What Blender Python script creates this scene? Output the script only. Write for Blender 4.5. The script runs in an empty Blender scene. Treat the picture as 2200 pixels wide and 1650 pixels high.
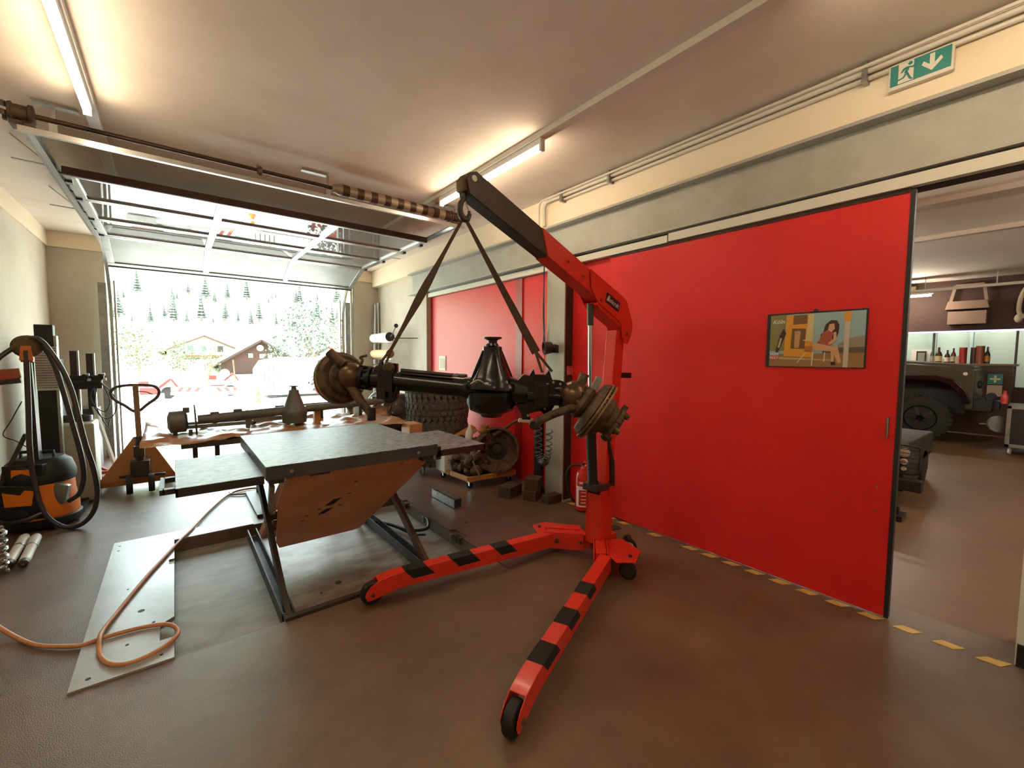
import bpy, bmesh, math, random
from mathutils import Vector, Matrix, noise
random.seed(7)
SC = bpy.context.scene
COL = SC.collection
PI = math.pi
V = Vector

# ------------------------------------------------------------------ camera
YAW, PITCH, ROLL = math.radians(38.4), math.radians(-3.7), math.radians(0.4)
fw = V((math.sin(YAW)*math.cos(PITCH), math.cos(YAW)*math.cos(PITCH), math.sin(PITCH)))
rt = V((math.cos(YAW), -math.sin(YAW), 0)); up = rt.cross(fw)
rt, up = rt*math.cos(ROLL)+up*math.sin(ROLL), -rt*math.sin(ROLL)+up*math.cos(ROLL)
cam = bpy.data.cameras.new('camera'); cam_o = bpy.data.objects.new('camera', cam); COL.objects.link(cam_o)
cam.sensor_width = 36; cam.sensor_fit = 'HORIZONTAL'; cam.lens = 915*36/2200; cam.clip_start = .02; cam.clip_end = 1000
M = Matrix((rt, up, -fw)).transposed().to_4x4(); M.translation = (0, 0, 1.5)
cam_o.matrix_world = M
SC.camera = cam_o

# ------------------------------------------------------------------ world, sun, exposure
SC.view_settings.view_transform = 'Standard'; SC.view_settings.look = 'None'
SC.view_settings.gamma = 1; SC.view_settings.use_curve_mapping = False
SC.view_settings.exposure = 0.0
SC.cycles.use_denoising = True
SC.cycles.max_bounces = 8; SC.cycles.diffuse_bounces = 5; SC.cycles.glossy_bounces = 4
SC.cycles.sample_clamp_indirect = 6
W = bpy.data.worlds.new('sky'); SC.world = W; W.use_nodes = True
bgn = W.node_tree.nodes['Background']; bgn.inputs[0].default_value = (0.80, .97, 1.0, 1); bgn.inputs[1].default_value = 13.0
sun = bpy.data.lights.new('sun', 'SUN'); sun.energy = 40; sun.angle = .02; sun.color = (1, 1, .98)
sun_o = bpy.data.objects.new('sun', sun); COL.objects.link(sun_o)
sun_o.rotation_euler = V((0.62, 0.05, -1)).to_track_quat('-Z', 'Y').to_euler()
pl = bpy.data.lights.new('door_portal', 'AREA'); pl.shape = 'RECTANGLE'; pl.size = 3.5; pl.size_y = 2.75
pl.cycles.is_portal = True
po = bpy.data.objects.new('door_portal', pl); COL.objects.link(po); po.location = (1.0, 8.8, 1.38); po.rotation_euler = (-PI/2, 0, 0)

# ------------------------------------------------------------------ materials
def L(c):
    if isinstance(c, str):
        c = tuple(int(c[i:i+2], 16) for i in (0, 2, 4))
    return tuple(((v/255)/12.92 if v/255 <= .04045 else ((v/255+.055)/1.055)**2.4) for v in c)
MATS = {}
def mat(name, c, rough=.6, metal=0., c2=None, scale=6., sharp=(.35, .65), bump=0., bscale=60., spec=.5, emit=None, es=1., stretch=None, coat=0.):
    if name in MATS: return MATS[name]
    m = bpy.data.materials.new(name); m.use_nodes = True; nt = m.node_tree; b = nt.nodes['Principled BSDF']
    b.inputs['Base Color'].default_value = (*L(c), 1); b.inputs['Roughness'].default_value = rough
    b.inputs['Metallic'].default_value = metal; b.inputs['Specular IOR Level'].default_value = spec
    if coat: b.inputs['Coat Weight'].default_value = coat; b.inputs['Coat Roughness'].default_value = .12
    if emit is not None:
        b.inputs['Emission Color'].default_value = (*emit, 1); b.inputs['Emission Strength'].default_value = es
    if c2 is not None or bump:
        tc = nt.nodes.new('ShaderNodeTexCoord'); src = tc.outputs['Object']
        if stretch:
            mp = nt.nodes.new('ShaderNodeMapping'); mp.inputs['Scale'].default_value = stretch
            nt.links.new(src, mp.inputs[0]); src = mp.outputs[0]
    if c2 is not None:
        n = nt.nodes.new('ShaderNodeTexNoise'); n.inputs['Scale'].default_value = scale; n.inputs['Detail'].default_value = 6
        n.inputs['Roughness'].default_value = .65
        nt.links.new(src, n.inputs['Vector'])
        r = nt.nodes.new('ShaderNodeValToRGB'); r.color_ramp.elements[0].position = sharp[0]; r.color_ramp.elements[1].position = sharp[1]
        r.color_ramp.elements[0].color = (*L(c), 1); r.color_ramp.elements[1].color = (*L(c2), 1)
        nt.links.new(n.outputs['Fac'], r.inputs[0]); nt.links.new(r.outputs[0], b.inputs['Base Color'])
    if bump:
        n2 = nt.nodes.new('ShaderNodeTexNoise'); n2.inputs['Scale'].default_value = bscale; n2.inputs['Detail'].default_value = 4
        nt.links.new(src, n2.inputs['Vector'])
        bp = nt.nodes.new('ShaderNodeBump'); bp.inputs['Strength'].default_value = bump; bp.inputs['Distance'].default_value = .01
        nt.links.new(n2.outputs['Fac'], bp.inputs['Height']); nt.links.new(bp.outputs[0], b.inputs['Normal'])
    MATS[name] = m
    return m
def glassmat(name, tint=(.9, .93, .92), rough=.02, ior=1.5, base=.0, brightening=0.):
    m = bpy.data.materials.new(name); m.use_nodes = True; nt = m.node_tree
    for n in list(nt.nodes): nt.nodes.remove(n)
    o = nt.nodes.new('ShaderNodeOutputMaterial'); mx = nt.nodes.new('ShaderNodeMixShader'); t = nt.nodes.new('ShaderNodeBsdfTransparent')
    g = nt.nodes.new('ShaderNodeBsdfGlossy'); fr = nt.nodes.new('ShaderNodeFresnel'); fr.inputs[0].default_value = ior
    t.inputs[0].default_value = (*tint, 1); g.inputs['Roughness'].default_value = rough
    ad = nt.nodes.new('ShaderNodeMath'); ad.operation = 'ADD'; ad.use_clamp = True; ad.inputs[1].default_value = base
    nt.links.new(fr.outputs[0], ad.inputs[0]); nt.links.new(ad.outputs[0], mx.inputs[0])
    if brightening:
        m2 = nt.nodes.new('ShaderNodeMixShader'); df = nt.nodes.new('ShaderNodeBsdfDiffuse'); df.inputs[0].default_value = (.82, .78, .70, 1); m2.inputs[0].default_value = brightening
        nt.links.new(t.outputs[0], m2.inputs[1]); nt.links.new(df.outputs[0], m2.inputs[2]); nt.links.new(m2.outputs[0], mx.inputs[1])
    else: nt.links.new(t.outputs[0], mx.inputs[1])
    nt.links.new(g.outputs[0], mx.inputs[2]); nt.links.new(mx.outputs[0], o.inputs[0])
    return m

m_floor = mat('floor_coating', '6f5b48', .42, c2='503b29', scale=1.3, sharp=(.35, .68), bump=.25, bscale=220, spec=.65)
m_hallfloor = mat('hall_floor_coating', '6b4f34', .42, c2='5a4029', scale=1.1, bump=.1, bscale=150)
m_ceil = mat('ceiling_paint', 'e2d5c6', .85, c2='d6c6b5', scale=1.2, bump=.05, bscale=90)
m_wall = mat('wall_plaster', 'c0b7a8', .85, c2='b4a896', scale=1.4, bump=.08, bscale=120)
m_band = mat('pale_band', 'ead9bd', .85, bump=.06, bscale=120)  # paler, yellower tone than the walls, for the bands below the ceiling
m_steelgrey = mat('grey_painted_steel', 'a8a498', .5, c2='999488', scale=3)
m_darksteel = mat('dark_painted_steel', '3a322a', .5, c2='2a231c', scale=4)
m_reddoor = mat('red_laminate', 'd02420', .42, c2='c61f1e', scale=2.2, spec=.28, bump=.02, bscale=30)
m_white = mat('white_paint', 'dcdad2', .45)
m_railw = mat('rail_white', 'cfc8b8', .4)
m_black = mat('black_rubber', '161412', .6)
m_blackp = mat('black_gloss_paint', '080808', .2, spec=.5)
m_blackm = mat('black_metal', '1d1916', .4)
m_alu = mat('aluminium', 'b9bab6', .28, .9)
m_chrome = mat('chrome', 'd8d8d8', .12, 1.)
m_galv = mat('galvanised_steel', 'a3a49e', .35, .8, c2='8c8d88', scale=12)
m_rust = mat('rusty_steel', '43331f', .75, .3, c2='6c5638', scale=18, bump=.5, bscale=60)
m_dirty = mat('dirty_cast_metal', '3a2e24', .7, .35, c2='6b5644', scale=14, bump=.6, bscale=45)
m_disc = mat('brake_disc_metal', '6a563c', .5, .6, c2='8e7650', scale=14, bump=.2, bscale=70)
m_crane = mat('crane_red_paint', 'd5301e', .36, spec=.5, coat=.25)
m_strap = mat('brown_webbing', '4a3423', .85, c2='3a281a', scale=80, bump=.3, bscale=400)
m_tread = mat('black_grip_tape', '211d1a', .95, bump=.6, bscale=600)
m_plate = mat('worn_steel_plate', '7c8284', .46, .1, c2='3a3c3e', scale=14, sharp=(.48, .56), stretch=(1, 3.6, 1), bump=.14, bscale=30)
m_liftedge = mat('lift_blue_grey', '4a4e52', .5, c2='3b3d40', scale=5)
m_liftpit = mat('pit_floor_dusty', 'a3a096', .55, c2='7f7c70', scale=3.5, stretch=(1, 2.5, 1), bump=.1, bscale=40)
m_liftpanel = mat('lift_brown_panel', 'd89a70', .5, c2='c88a60', scale=3)
m_paper = mat('brown_paper', 'b98a58', .55, c2='a97a4a', scale=5)
m_orange = mat('orange_plastic', 'e0761c', .45)
m_yellow = mat('yellow_tape', 'dcb766', .7, c2='b8964c', scale=20)
m_hose = mat('orange_hose', 'c98a5a', .5)
m_greyhose = mat('grey_black_hose', '2d2a2c', .35)
m_rubber = mat('tyre_rubber', '4a463f', .75, c2='58534a', scale=10, bump=.2, bscale=120)
m_wood = mat('plywood', 'c08a4a', .6, c2='a8743a', scale=6, stretch=(1, 8, 1))
m_woodb = mat('dark_wood_block', '4a3520', .8, c2='3a2817', scale=10)
m_green = mat('olive_green_paint', '35341f', .35, coat=.3)
m_cartyre = mat('car_tyre_rubber', '1f1c18', .85)
m_tube = mat('lamp_tube', 'ffffff', .5, emit=(1., .80, .56), es=52.)
m_tube2 = mat('hall_lamp_tube', 'ffffff', .5, emit=(1., .88, .72), es=230.)

# ------------------------------------------------------------------ mesh builder
ORG = {}
def pieces(name, m, parent, fs, **kw):
    return [f(MB()).build(name, m, parent, **kw) for f in fs]
class MB:
    def __init__(s): s.bm = bmesh.new()
    def face(s, pts):
        vs = [s.bm.verts.new(p) for p in pts]; s.bm.faces.new(vs); return s
    def hexa(s, P):
        v = [s.bm.verts.new(p) for p in P]
        for f in ((0, 3, 2, 1), (4, 5, 6, 7), (0, 1, 5, 4), (1, 2, 6, 5), (2, 3, 7, 6), (3, 0, 4, 7)): s.bm.faces.new([v[i] for i in f])
        return s
    def box(s, a, b):
        x0, y0, z0 = a; x1, y1, z1 = b
        return s.hexa([(x0, y0, z0), (x1, y0, z0), (x1, y1, z0), (x0, y1, z0), (x0, y0, z1), (x1, y0, z1), (x1, y1, z1), (x0, y1, z1)])
    def cbox(s, c, d, ex=(1, 0, 0), ey=(0, 1, 0), ez=(0, 0, 1)):
        c = V(c); ex, ey, ez = V(ex)*d[0]/2, V(ey)*d[1]/2, V(ez)*d[2]/2
        return s.hexa([c-ex-ey-ez, c+ex-ey-ez, c+ex+ey-ez, c-ex+ey-ez, c-ex-ey+ez, c+ex-ey+ez, c+ex+ey+ez, c-ex+ey+ez])
    def beam(s, p, q, w, h, upv=(0, 0, 1), w2=None, h2=None):
        p, q = V(p), V(q); a = (q-p).normalized(); sd = a.cross(V(upv)).normalized(); u = sd.cross(a)
        w2 = w if w2 is None else w2; h2 = h if h2 is None else h2
        A = [p-sd*w/2-u*h/2, p+sd*w/2-u*h/2, p+sd*w/2+u*h/2, p-sd*w/2+u*h/2]
        B = [q-sd*w2/2-u*h2/2, q+sd*w2/2-u*h2/2, q+sd*w2/2+u*h2/2, q-sd*w2/2+u*h2/2]
        return s.hexa(A+B)
    def prism(s, poly, O, ex, ey, ez, t0, t1):
        O, ex, ey, ez = V(O), V(ex), V(ey), V(ez)
        a = [s.bm.verts.new(O+ex*x+ey*y+ez*t0) for x, y in poly]; b = [s.bm.verts.new(O+ex*x+ey*y+ez*t1) for x, y in poly]
        s.bm.faces.new(a[::-1]); s.bm.faces.new(b); n = len(poly)
        for i in range(n): s.bm.faces.new([a[i], a[(i+1) % n], b[(i+1) % n], b[i]])
        return s
    def lathe(s, prof, O=(0, 0, 0), ax=(0, 0, 1), n=24, cap=True, ph=0.):
        O, ax = V(O), V(ax).normalized(); t = V((1, 0, 0)) if abs(ax.x) < .9 else V((0, 1, 0))
        e1 = ax.cross(t).normalized(); e2 = ax.cross(e1); rings = []
        for r, z in prof:
            rings.append([s.bm.verts.new(O+ax*z+(e1*math.cos(2*PI*k/n+ph)+e2*math.sin(2*PI*k/n+ph))*max(r, 1e-4)) for k in range(n)])
        for A, B in zip(rings, rings[1:]):
            for k in range(n): s.bm.faces.new([A[k], A[(k+1) % n], B[(k+1) % n], B[k]])
        if cap: s.bm.faces.new(rings[0][::-1]); s.bm.faces.new(rings[-1])
        return s
    def cyl(s, p, q, r, r2=None, n=16):
        p, q = V(p), V(q); r2 = r if r2 is None else r2
        return s.lathe([(r, 0), (r2, (q-p).length)], p, q-p, n)
    def tube(s, pts, r, n=8, closed=False):
        P = [V(p) for p in pts]; m = len(P); rings = []; prev = None
        for i in range(m):
            a = P[i-1] if (i > 0 or closed) else P[i]; b = P[(i+1) % m] if (i < m-1 or closed) else P[i]
            t = (b-a).normalized()
            if prev is None: e = t.cross(V((0, 0, 1)) if abs(t.z) < .9 else V((1, 0, 0))).normalized()
            else:
                e = prev-t*prev.dot(t)
                e = e.normalized() if e.length > 1e-6 else t.orthogonal().normalized()
            prev = e; f = t.cross(e); rr = r[i] if isinstance(r, (list, tuple)) else r
            rings.append([s.bm.verts.new(P[i]+(e*math.cos(2*PI*k/n)+f*math.sin(2*PI*k/n))*rr) for k in range(n)])
        pr = list(zip(rings, rings[1:]))
        if closed: pr.append((rings[-1], rings[0]))
        for A, B in pr:
            for k in range(n): s.bm.faces.new([A[k], A[(k+1) % n], B[(k+1) % n], B[k]])
        if not closed: s.bm.faces.new(rings[0][::-1]); s.bm.faces.new(rings[-1])
        return s
    def ball(s, c, r, sc=(1, 1, 1), n=12, j=0.):
        mt = Matrix.Translation(c) @ Matrix.Diagonal((r*sc[0], r*sc[1], r*sc[2], 1))
        d = bmesh.ops.create_icosphere(s.bm, subdivisions=2 if n <= 12 else 3, radius=1, matrix=mt)
        if j:
            for v in d['verts']:
                v.co += V((random.uniform(-j, j), random.uniform(-j, j), random.uniform(-j, j)))*r
        return s
    def ribbon(s, pts, ws, th, side):
        # flat strap through pts, ws = widths, side = width direction
        side = V(side).normalized(); P = [V(p) for p in pts]; R = []
        for i, p in enumerate(P):
            t = (P[min(i+1, len(P)-1)]-P[max(i-1, 0)]).normalized(); sd = (side-t*side.dot(t)).normalized(); nn = t.cross(sd)
            w = ws[i]/2
            R.append([s.bm.verts.new(p+sd*a*w+nn*b*th/2) for a, b in ((-1, -1), (1, -1), (1, 1), (-1, 1))])
        for A, B in zip(R, R[1:]):
            for k in range(4): s.bm.faces.new([A[k], A[(k+1) % 4], B[(k+1) % 4], B[k]])
        s.bm.faces.new(R[0][::-1]); s.bm.faces.new(R[-1]); return s
    def build(s, name, m, parent=None, bevel=0., smooth=38, seg=2):
        me = bpy.data.meshes.new(name)
        bmesh.ops.recalc_face_normals(s.bm, faces=s.bm.faces[:])
        o = bpy.data.objects.new(name, me)
        org = ORG.get(parent.name, (0, 0, 0)) if parent is not None else (0, 0, 0)
        if org != (0, 0, 0): bmesh.ops.translate(s.bm, verts=s.bm.verts[:], vec=-V(org))
        s.bm.to_mesh(me); s.bm.free(); me.materials.append(m); COL.objects.link(o)
        if smooth:
            me.polygons.foreach_set('use_smooth', [True]*len(me.polygons)); me.set_sharp_from_angle(angle=math.radians(smooth))
        if parent is not None: o.parent = parent; ORG[o.name] = org
        if bevel:
            b = o.modifiers.new('bevel', 'BEVEL'); b.width = bevel; b.segments = seg; b.limit_method = 'ANGLE'; b.angle_limit = math.radians(40)
            b.harden_normals = True
        return o
def tag(o, label, cat, group=None, kind=None):
    o['label'] = label; o['category'] = cat
    if group: o['group'] = group
    if kind: o['kind'] = kind
    return o
def thing(name, label, cat, loc=(0, 0, 0), group=None, local=False, rz=0.):
    o = bpy.data.objects.new(name, None); COL.objects.link(o); o.location = loc; o.rotation_euler.z = rz; o.empty_display_size = .1
    ORG[o.name] = (0, 0, 0) if local else tuple(loc)
    return tag(o, label, cat, group)
def struct(name, mb, m, bevel=0.):
    o = mb.build(name, m, bevel=bevel, smooth=0); o['kind'] = 'structure'; return o
def dup(root, loc, label=None, rz=None, name=None):
    r = root.copy(); COL.objects.link(r); r.location = loc
    if rz is not None: r.rotation_euler.z = rz
    if label: r['label'] = label
    for ch in root.children:
        c = ch.copy(); COL.objects.link(c); c.parent = r
        for g in ch.children:
            d = g.copy(); COL.objects.link(d); d.parent = c
    return r
def cr(pts, k=8, closed=False):
    P = [V(p) for p in pts]; n = len(P); out = []
    rng = range(n if closed else n-1)
    for i in rng:
        p0 = P[(i-1) % n] if (closed or i > 0) else P[0]*2-P[1]; p1 = P[i]; p2 = P[(i+1) % n]
        p3 = P[(i+2) % n] if (closed or i < n-2) else P[-1]*2-P[-2]
        for j in range(k):
            t = j/k
            out.append(.5*((2*p1)+(p2-p0)*t+(2*p0-5*p1+4*p2-p3)*t*t+(3*p1-p0-3*p2+p3)*t**3))
    if not closed: out.append(P[-1])
    return out
def text(name, s, m, O, ex, ey, width, height=None, parent=None, depth=.001, shear=0.):
    cu = bpy.data.curves.new(name, 'FONT'); cu.body = s; cu.size = 1; cu.extrude = 0; cu.shear = shear; cu.align_x = 'CENTER'; cu.align_y = 'CENTER'
    t = bpy.data.objects.new(name, cu); COL.objects.link(t)
    dg = bpy.context.evaluated_depsgraph_get(); me = bpy.data.meshes.new_from_object(t.evaluated_get(dg))
    bpy.data.objects.remove(t)
    xs = [v.co.x for v in me.vertices]; ys = [v.co.y for v in me.vertices]
    w, h = max(xs)-min(xs), max(ys)-min(ys); cx, cy = (max(xs)+min(xs))/2, (max(ys)+min(ys))/2
    kx = width/w; ky = (height/h) if height else kx
    O, ex, ey = V(O), V(ex).normalized(), V(ey).normalized(); nn = ex.cross(ey)
    org = V(ORG.get(parent.name, (0, 0, 0))) if parent is not None else V((0, 0, 0))
    for v in me.vertices: v.co = O+ex*(v.co.x-cx)*kx+ey*(v.co.y-cy)*ky-org
    me.materials.clear(); me.materials.append(m); o = bpy.data.objects.new(name, me); COL.objects.link(o)
    sm = o.modifiers.new('thickness', 'SOLIDIFY'); sm.thickness = depth; sm.offset = 0
    if parent is not None: o.parent = parent; ORG[o.name] = tuple(org)
    return o

# ================================================================== STRUCTURE
ZC = 3.17
# floor with a shallow lift pit (x -.05..1.80, y 2.60..4.30)
f = MB()
for a, b in (((-1.4, -4, -.2), (3.4, 2.6, 0)), ((-1.4, 2.6, -.2), (-.05, 4.3, 0)), ((1.8, 2.6, -.2), (3.4, 4.3, 0)), ((-1.4, 4.3, -.2), (3.4, 8.7, 0))): f.box(a, b)
struct('floor', f, m_floor)
struct('floor_hall', MB().box((3.4, -4, -.2), (16, 8.7, -.001)), m_hallfloor)
struct('floor_pit', MB().box((-.05, 2.6, -.3), (1.8, 4.3, -.10)), m_liftpit)
struct('ceiling', MB().box((-1.6, -4.2, ZC), (3.5, 8.9, ZC+.25)), m_ceil)
hc = MB().box((3.5, -4.2, 3.2), (16.2, 8.9, 3.42))
struct('ceiling_hall', hc, mat('hall_ceiling_paint', 'efe8da', .8))
struct('wall_left', MB().box((-1.55, -4.2, -.2), (-1.32, 8.9, ZC)), m_wall)
struct('trim_1', MB().box((-1.32, -4.0, 2.96), (-1.300, 8.57, ZC)), m_band)
struct('wall_near', MB().box((-1.6, -4.2, 0), (3.5, -4.0, ZC)), m_wall)
w = MB()
w.box((-1.32, 8.57, -.2), (-.745, 8.85, ZC)); w.box((2.74, 8.57, -.2), (3.5, 8.85, ZC)); w.box((-.745, 8.57, 2.86), (2.74, 8.85, ZC))
struct('wall_back', w, m_wall)
struct('trim_2', MB().box((-1.30, 8.55, 2.96), (3.3, 8.57, ZC)), m_band)
struct('wall_facade', MB().box((-6, 8.7, -.2), (-1.56, 8.9, 4.2)).box((3.5, 8.7, -.2), (16.2, 8.9, 4.2)).box((-6, 8.7, 3.45), (16.2, 8.9, 4.2)), m_wall)
# right wall: far piece, jamb, lintel band, near jamb
w = MB(); w.box((3.30, 6.38, 0), (3.5, 8.57, ZC)); w.box((3.17, 6.20, 0), (3.36, 6.38, 2.51))
struct('wall_right', w, m_wall)
struct('trim_3', MB().box((3.17, -4, 2.865), (3.5, 8.55, ZC)), m_band)
w = MB().box((3.20, -4, 0), (3.5, .03, 2.5)); struct('wall_right_near', w, m_white)
struct('baseboard_right', MB().box((3.185, -4, 0), (3.2, .025, .11)), m_black)
struct('wall_hall_side', MB().box((3.5, -4.2, 0), (16, -4.0, 3.2)).box((3.5, 8.5, 0), (16, 8.7, 3.2)), m_wall)
m_brownwall = mat('dark_brown_wall', '3f2316', .7, c2='351c11', scale=3)
# hall rear wall: dark above, glazed screen below
w = MB(); w.box((13.2, -4, 2.12), (13.4, 8.6, 3.2)); w.box((13.2, -4, 0), (13.4, 8.6, .95))
struct('wall_hall_rear', w, m_brownwall)
struct('wall_bar_room', MB().box((15.6, -4, 0), (15.8, 8.6, 3.2)), mat('pale_room_wall', 'b8c4bf', .7))
wn = struct('window_1', MB().box((13.27, -4, .95), (13.29, 8.6, 2.12)), glassmat('bar_glass', (.85, .92, .9), .02, 1.45))
fr = MB()
for y in (.42, 1.62, 2.9): fr.box((13.24, y, .95), (13.32, y+.035, 2.12))
fo = fr.build('window_frame', m_darksteel, wn)

# steel beam over the sliding doors
b = MB()
b.box((3.125, -4, 2.845), (3.30, 6.80, 2.865)); b.box((3.215, -4, 2.53), (3.235, 6.80, 2.845)); b.box((3.125, -4, 2.51), (3.30, 6.80, 2.53))
struct('trim_4', b, m_steelgrey)
b = MB(); b.box((3.20, -4, 2.43), (3.30, 6.2, 2.51))
struct('trim_5', b, m_darksteel)
# steel column
c = MB(); c.box((3.095, 3.06, 0), (3.11, 3.32, 2.51)); c.box((3.24, 3.06, 0), (3.255, 3.32, 2.51)); c.box((3.10, 3.17, 0), (3.25, 3.19, 2.51))
c.box((3.09, 3.03, 0), (3.27, 3.35, .015))
struct('trim_6', c, m_steelgrey)
struct('trim_7', MB().box((3.112, 3.062, .016), (3.239, 3.075, 2.51)), m_darksteel)
# outdoors ground and hillside
struct('ground_yard', MB().box((-60, 8.85, -.22), (90, 34, -.03)), mat('yard_concrete', 'c9c6bf', .8, c2='bab7b0', scale=.6))
g = MB(); N, K = 40, 24; vs = [[None]*(K+1) for _ in range(N+1)]
for i in range(N+1):
    for j in range(K+1):
        x = -70+i*5.5; y = 34+j*6
        z = -.25+max(0, (y-40))*.13+max(0, y-86)*.16+noise.noise(V((x*.02, y*.02, 0)))*1.5*min(1, (y-34)/30)+x*.03*min(1, (y-34)/60)
        vs[i][j] = g.bm.verts.new((x, y, z))
for i in range(N):
    for j in range(K): g.bm.faces.new([vs[i][j], vs[i+1][j], vs[i+1][j+1], vs[i][j+1]])
go = g.build('hill', mat('meadow', '9fb288', .9, c2='b4bf9a', scale=.1)); go['kind'] = 'structure'

# ================================================================== CEILING: trunking, tubes, pipes
def tube_row(x, name, label, group, y0, y1):
    t = thing(name, label, 'cable duct', (x, y0, ZC))
    MB().box((x-.035, y0, ZC-.045), (x+.035, y1, ZC-.001)).build('duct_profile', m_railw, t, bevel=.004)
    return t
tube_row(-.385, 'cable_trunking', 'long pale trunking strip on the ceiling near the left wall', None, -3.9, 8.5)
tube_row(2.21, 'cable_trunking', 'long pale trunking strip on the ceiling nearer the red door', None, -3.9, 8.5)
def lamp(x, y0, y1, label):
    t = thing('tube_light', label, 'tube light', (x, y0, ZC-.04), 'ceiling tube lights')
    MB().box((x-.022, y0-.02, ZC-.088), (x+.022, y1+.02, ZC-.046)).build('lamp_batten', m_white, t)
    MB().cyl((x, y0, ZC-.112), (x, y1, ZC-.112), .019, n=16).build('lamp_tube', m_tube, t)
    for y in (y0-.012, y1+.012): MB().box((x-.02, y-.012, ZC-.134), (x+.02, y+.012, ZC-.088)).build('lamp_holder', m_white, t)
lamp(-.385, 2.46, 3.95, 'lit tube light at the left, above the end of the door shaft')
lamp(2.21, 2.46, 3.97, 'lit tube light partly hidden behind the crane boom tip')
lamp(-.385, -.2, 1.3, 'lit tube light behind the viewer on the left strip')
lamp(2.21, -.95, .60, 'lit tube light behind the viewer on the right strip')
lamp(-.385, -3.3, -1.8, 'added unseen fill tube light, rearmost on the left strip behind the viewer')  # this tube and the next are added out of view as fill
lamp(2.21, -3.4, -1.9, 'added unseen fill tube light, rearmost on the right strip behind the viewer')
# pipe run
pr = thing('ceiling_pipe_run', 'pale pipes along the ceiling above the red door, bending down at the far end', 'pipes', (3.12, 3.45, 3.1))
for i, (x, z, r, ye) in enumerate(((3.135, 3.125, .017, 3.42), (3.100, 3.140, .010, 3.47), (3.150, 3.090, .014, 3.40))):
    pts = [(x, -3.9, z), (x, ye-.06, z)]+[(x, ye-.06+.06*math.sin(a), z-.06+.06*math.cos(a)) for a in (PI/8, PI/4, PI*3/8, PI/2)]+[(x, ye, 2.88)] if i < 2 else [(x, -3.9, z), (x, ye-.2, z)]
    MB().tube(pts, r, 10).build('pipe', m_railw, pr)
for y in (-1.3, .74, 2.55, 3.15): MB().box((3.10, y-.012, 3.06), (3.17, y+.012, 3.165)).build('pipe_clip', m_galv, pr)
# exit sign
ex = thing('exit_sign', 'green and white emergency exit sign with running figure and down arrow', 'exit sign', (3.16, .51, 3.03))
m_sg = mat('sign_green', '2e7d74', .4); m_sw = mat('sign_white', 'd9d2c0', .5)
MB().box((3.135, .385, 2.965), (3.168, .640, 3.10)).build('sign_housing', m_sw, ex, bevel=.004)
MB().box((3.131, .395, 2.985), (3.136, .630, 3.09)).build('sign_face', m_sg, ex)
def Y_(u, v): return (.630-u*.235, 2.985+v*.105)          # u from left, v up
def signpoly(name, pts, m, x=3.130): 
    mb = MB(); mb.prism([Y_(u, v) for u, v in pts], (0, 0, 0), (0, 1, 0), (0, 0, 1), (1, 0, 0), x, x+.003); return mb.build(name, m, ex, smooth=0)
signpoly('doorway_symbol', [(.14, .02), (.40, .02), (.40, .98), (.14, .98)], m_sw, 3.1295)
mb = MB()
for pts in ([(.24, .45), (.29, .40), (.34, .72), (.28, .74)], [(.27, .46), (.31, .44), (.36, .16), (.40, .06), (.36, .05), (.32, .14)], [(.25, .42), (.29, .38), (.24, .22), (.12, .16), (.12, .23), (.22, .28)], [(.31, .72), (.33, .66), (.38, .60), (.43, .66), (.42, .72), (.38, .68)], [(.28, .74), (.22, .70), (.18, .52), (.21, .51), (.25, .62), (.29, .66)]):
    mb.prism([Y_(u, v) for u, v in pts], (0, 0, 0), (0, 1, 0), (0, 0, 1), (1, 0, 0), 3.1275, 3.1296)
c_ = Y_(.34, .86); mb.prism([(c_[0]+.009*math.cos(a), c_[1]+.009*math.sin(a)) for a in [i*PI/5 for i in range(10)]], (0, 0, 0), (0, 1, 0), (0, 0, 1), (1, 0, 0), 3.1275, 3.1296)
mb.build('running_figure', m_sg, ex, smooth=0)
signpoly('arrow', [(.66, .92), (.74, .92), (.74, .45), (.84, .68), (.87, .52), (.70, .12), (.53, .52), (.56, .68), (.66, .45)], m_sw)

# ================================================================== SLIDING DOORS
d = thing('door_1', '', 'door', (3.19, 1.5, 0)); del d['label'], d['category']; d['kind'] = 'structure'
MB().box((3.17, .52, .012), (3.205, 2.56, 2.405)).build('door_panel', m_reddoor, d, bevel=.002)
MB().box((3.165, .500, .010), (3.207, .520, 2.42)).build('edge_strip', m_black, d)
MB().box((3.166, .52, 2.405), (3.21, 2.56, 2.43)).build('brush_seal', mat('brush_brown', '4a3020', .9, bump=.8, bscale=300), d)
h = MB().tube([(3.168, .55, 1.062), (3.135, .55, 1.062), (3.135, .55, 1.172), (3.168, .55, 1.172)], .007, 8); h.build('door_handle', m_chrome, d)
for z in (.76, .62): MB().cyl((3.166, .585, z), (3.171, .585, z), .006).build('rivet', m_chrome, d)
d2 = thing('door_2', '', 'door', (3.23, 2.8, 0)); del d2['label'], d2['category']; d2['kind'] = 'structure'
MB().box((3.215, 2.30, .012), (3.24, 3.06, 2.43)).build('door_panel', m_reddoor, d2)
d3 = thing('door_3', '', 'door', (3.25, 5, 0)); del d3['label'], d3['category']; d3['kind'] = 'structure'
MB().box((3.245, 4.00, .012), (3.275, 6.22, 2.42)).build('door_panel', m_reddoor, d3)
MB().box((3.235, 3.90, .012), (3.245, 4.02, 2.42)).build('door_stile', mat('dark_red_stile', '8e0f10', .4), d3)
MB().box((3.250, 3.32, .012), (3.28, 3.98, 2.42)).build('door_panel', m_reddoor, d3)
rl = thing('door_rail', 'long pale sliding door rail above the big red panel', 'rail', (3.17, 1, 2.44))
MB().box((3.145, -3.9, 2.432), (3.195, 1.96, 2.495)).build('rail_profile', m_railw, rl)
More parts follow.
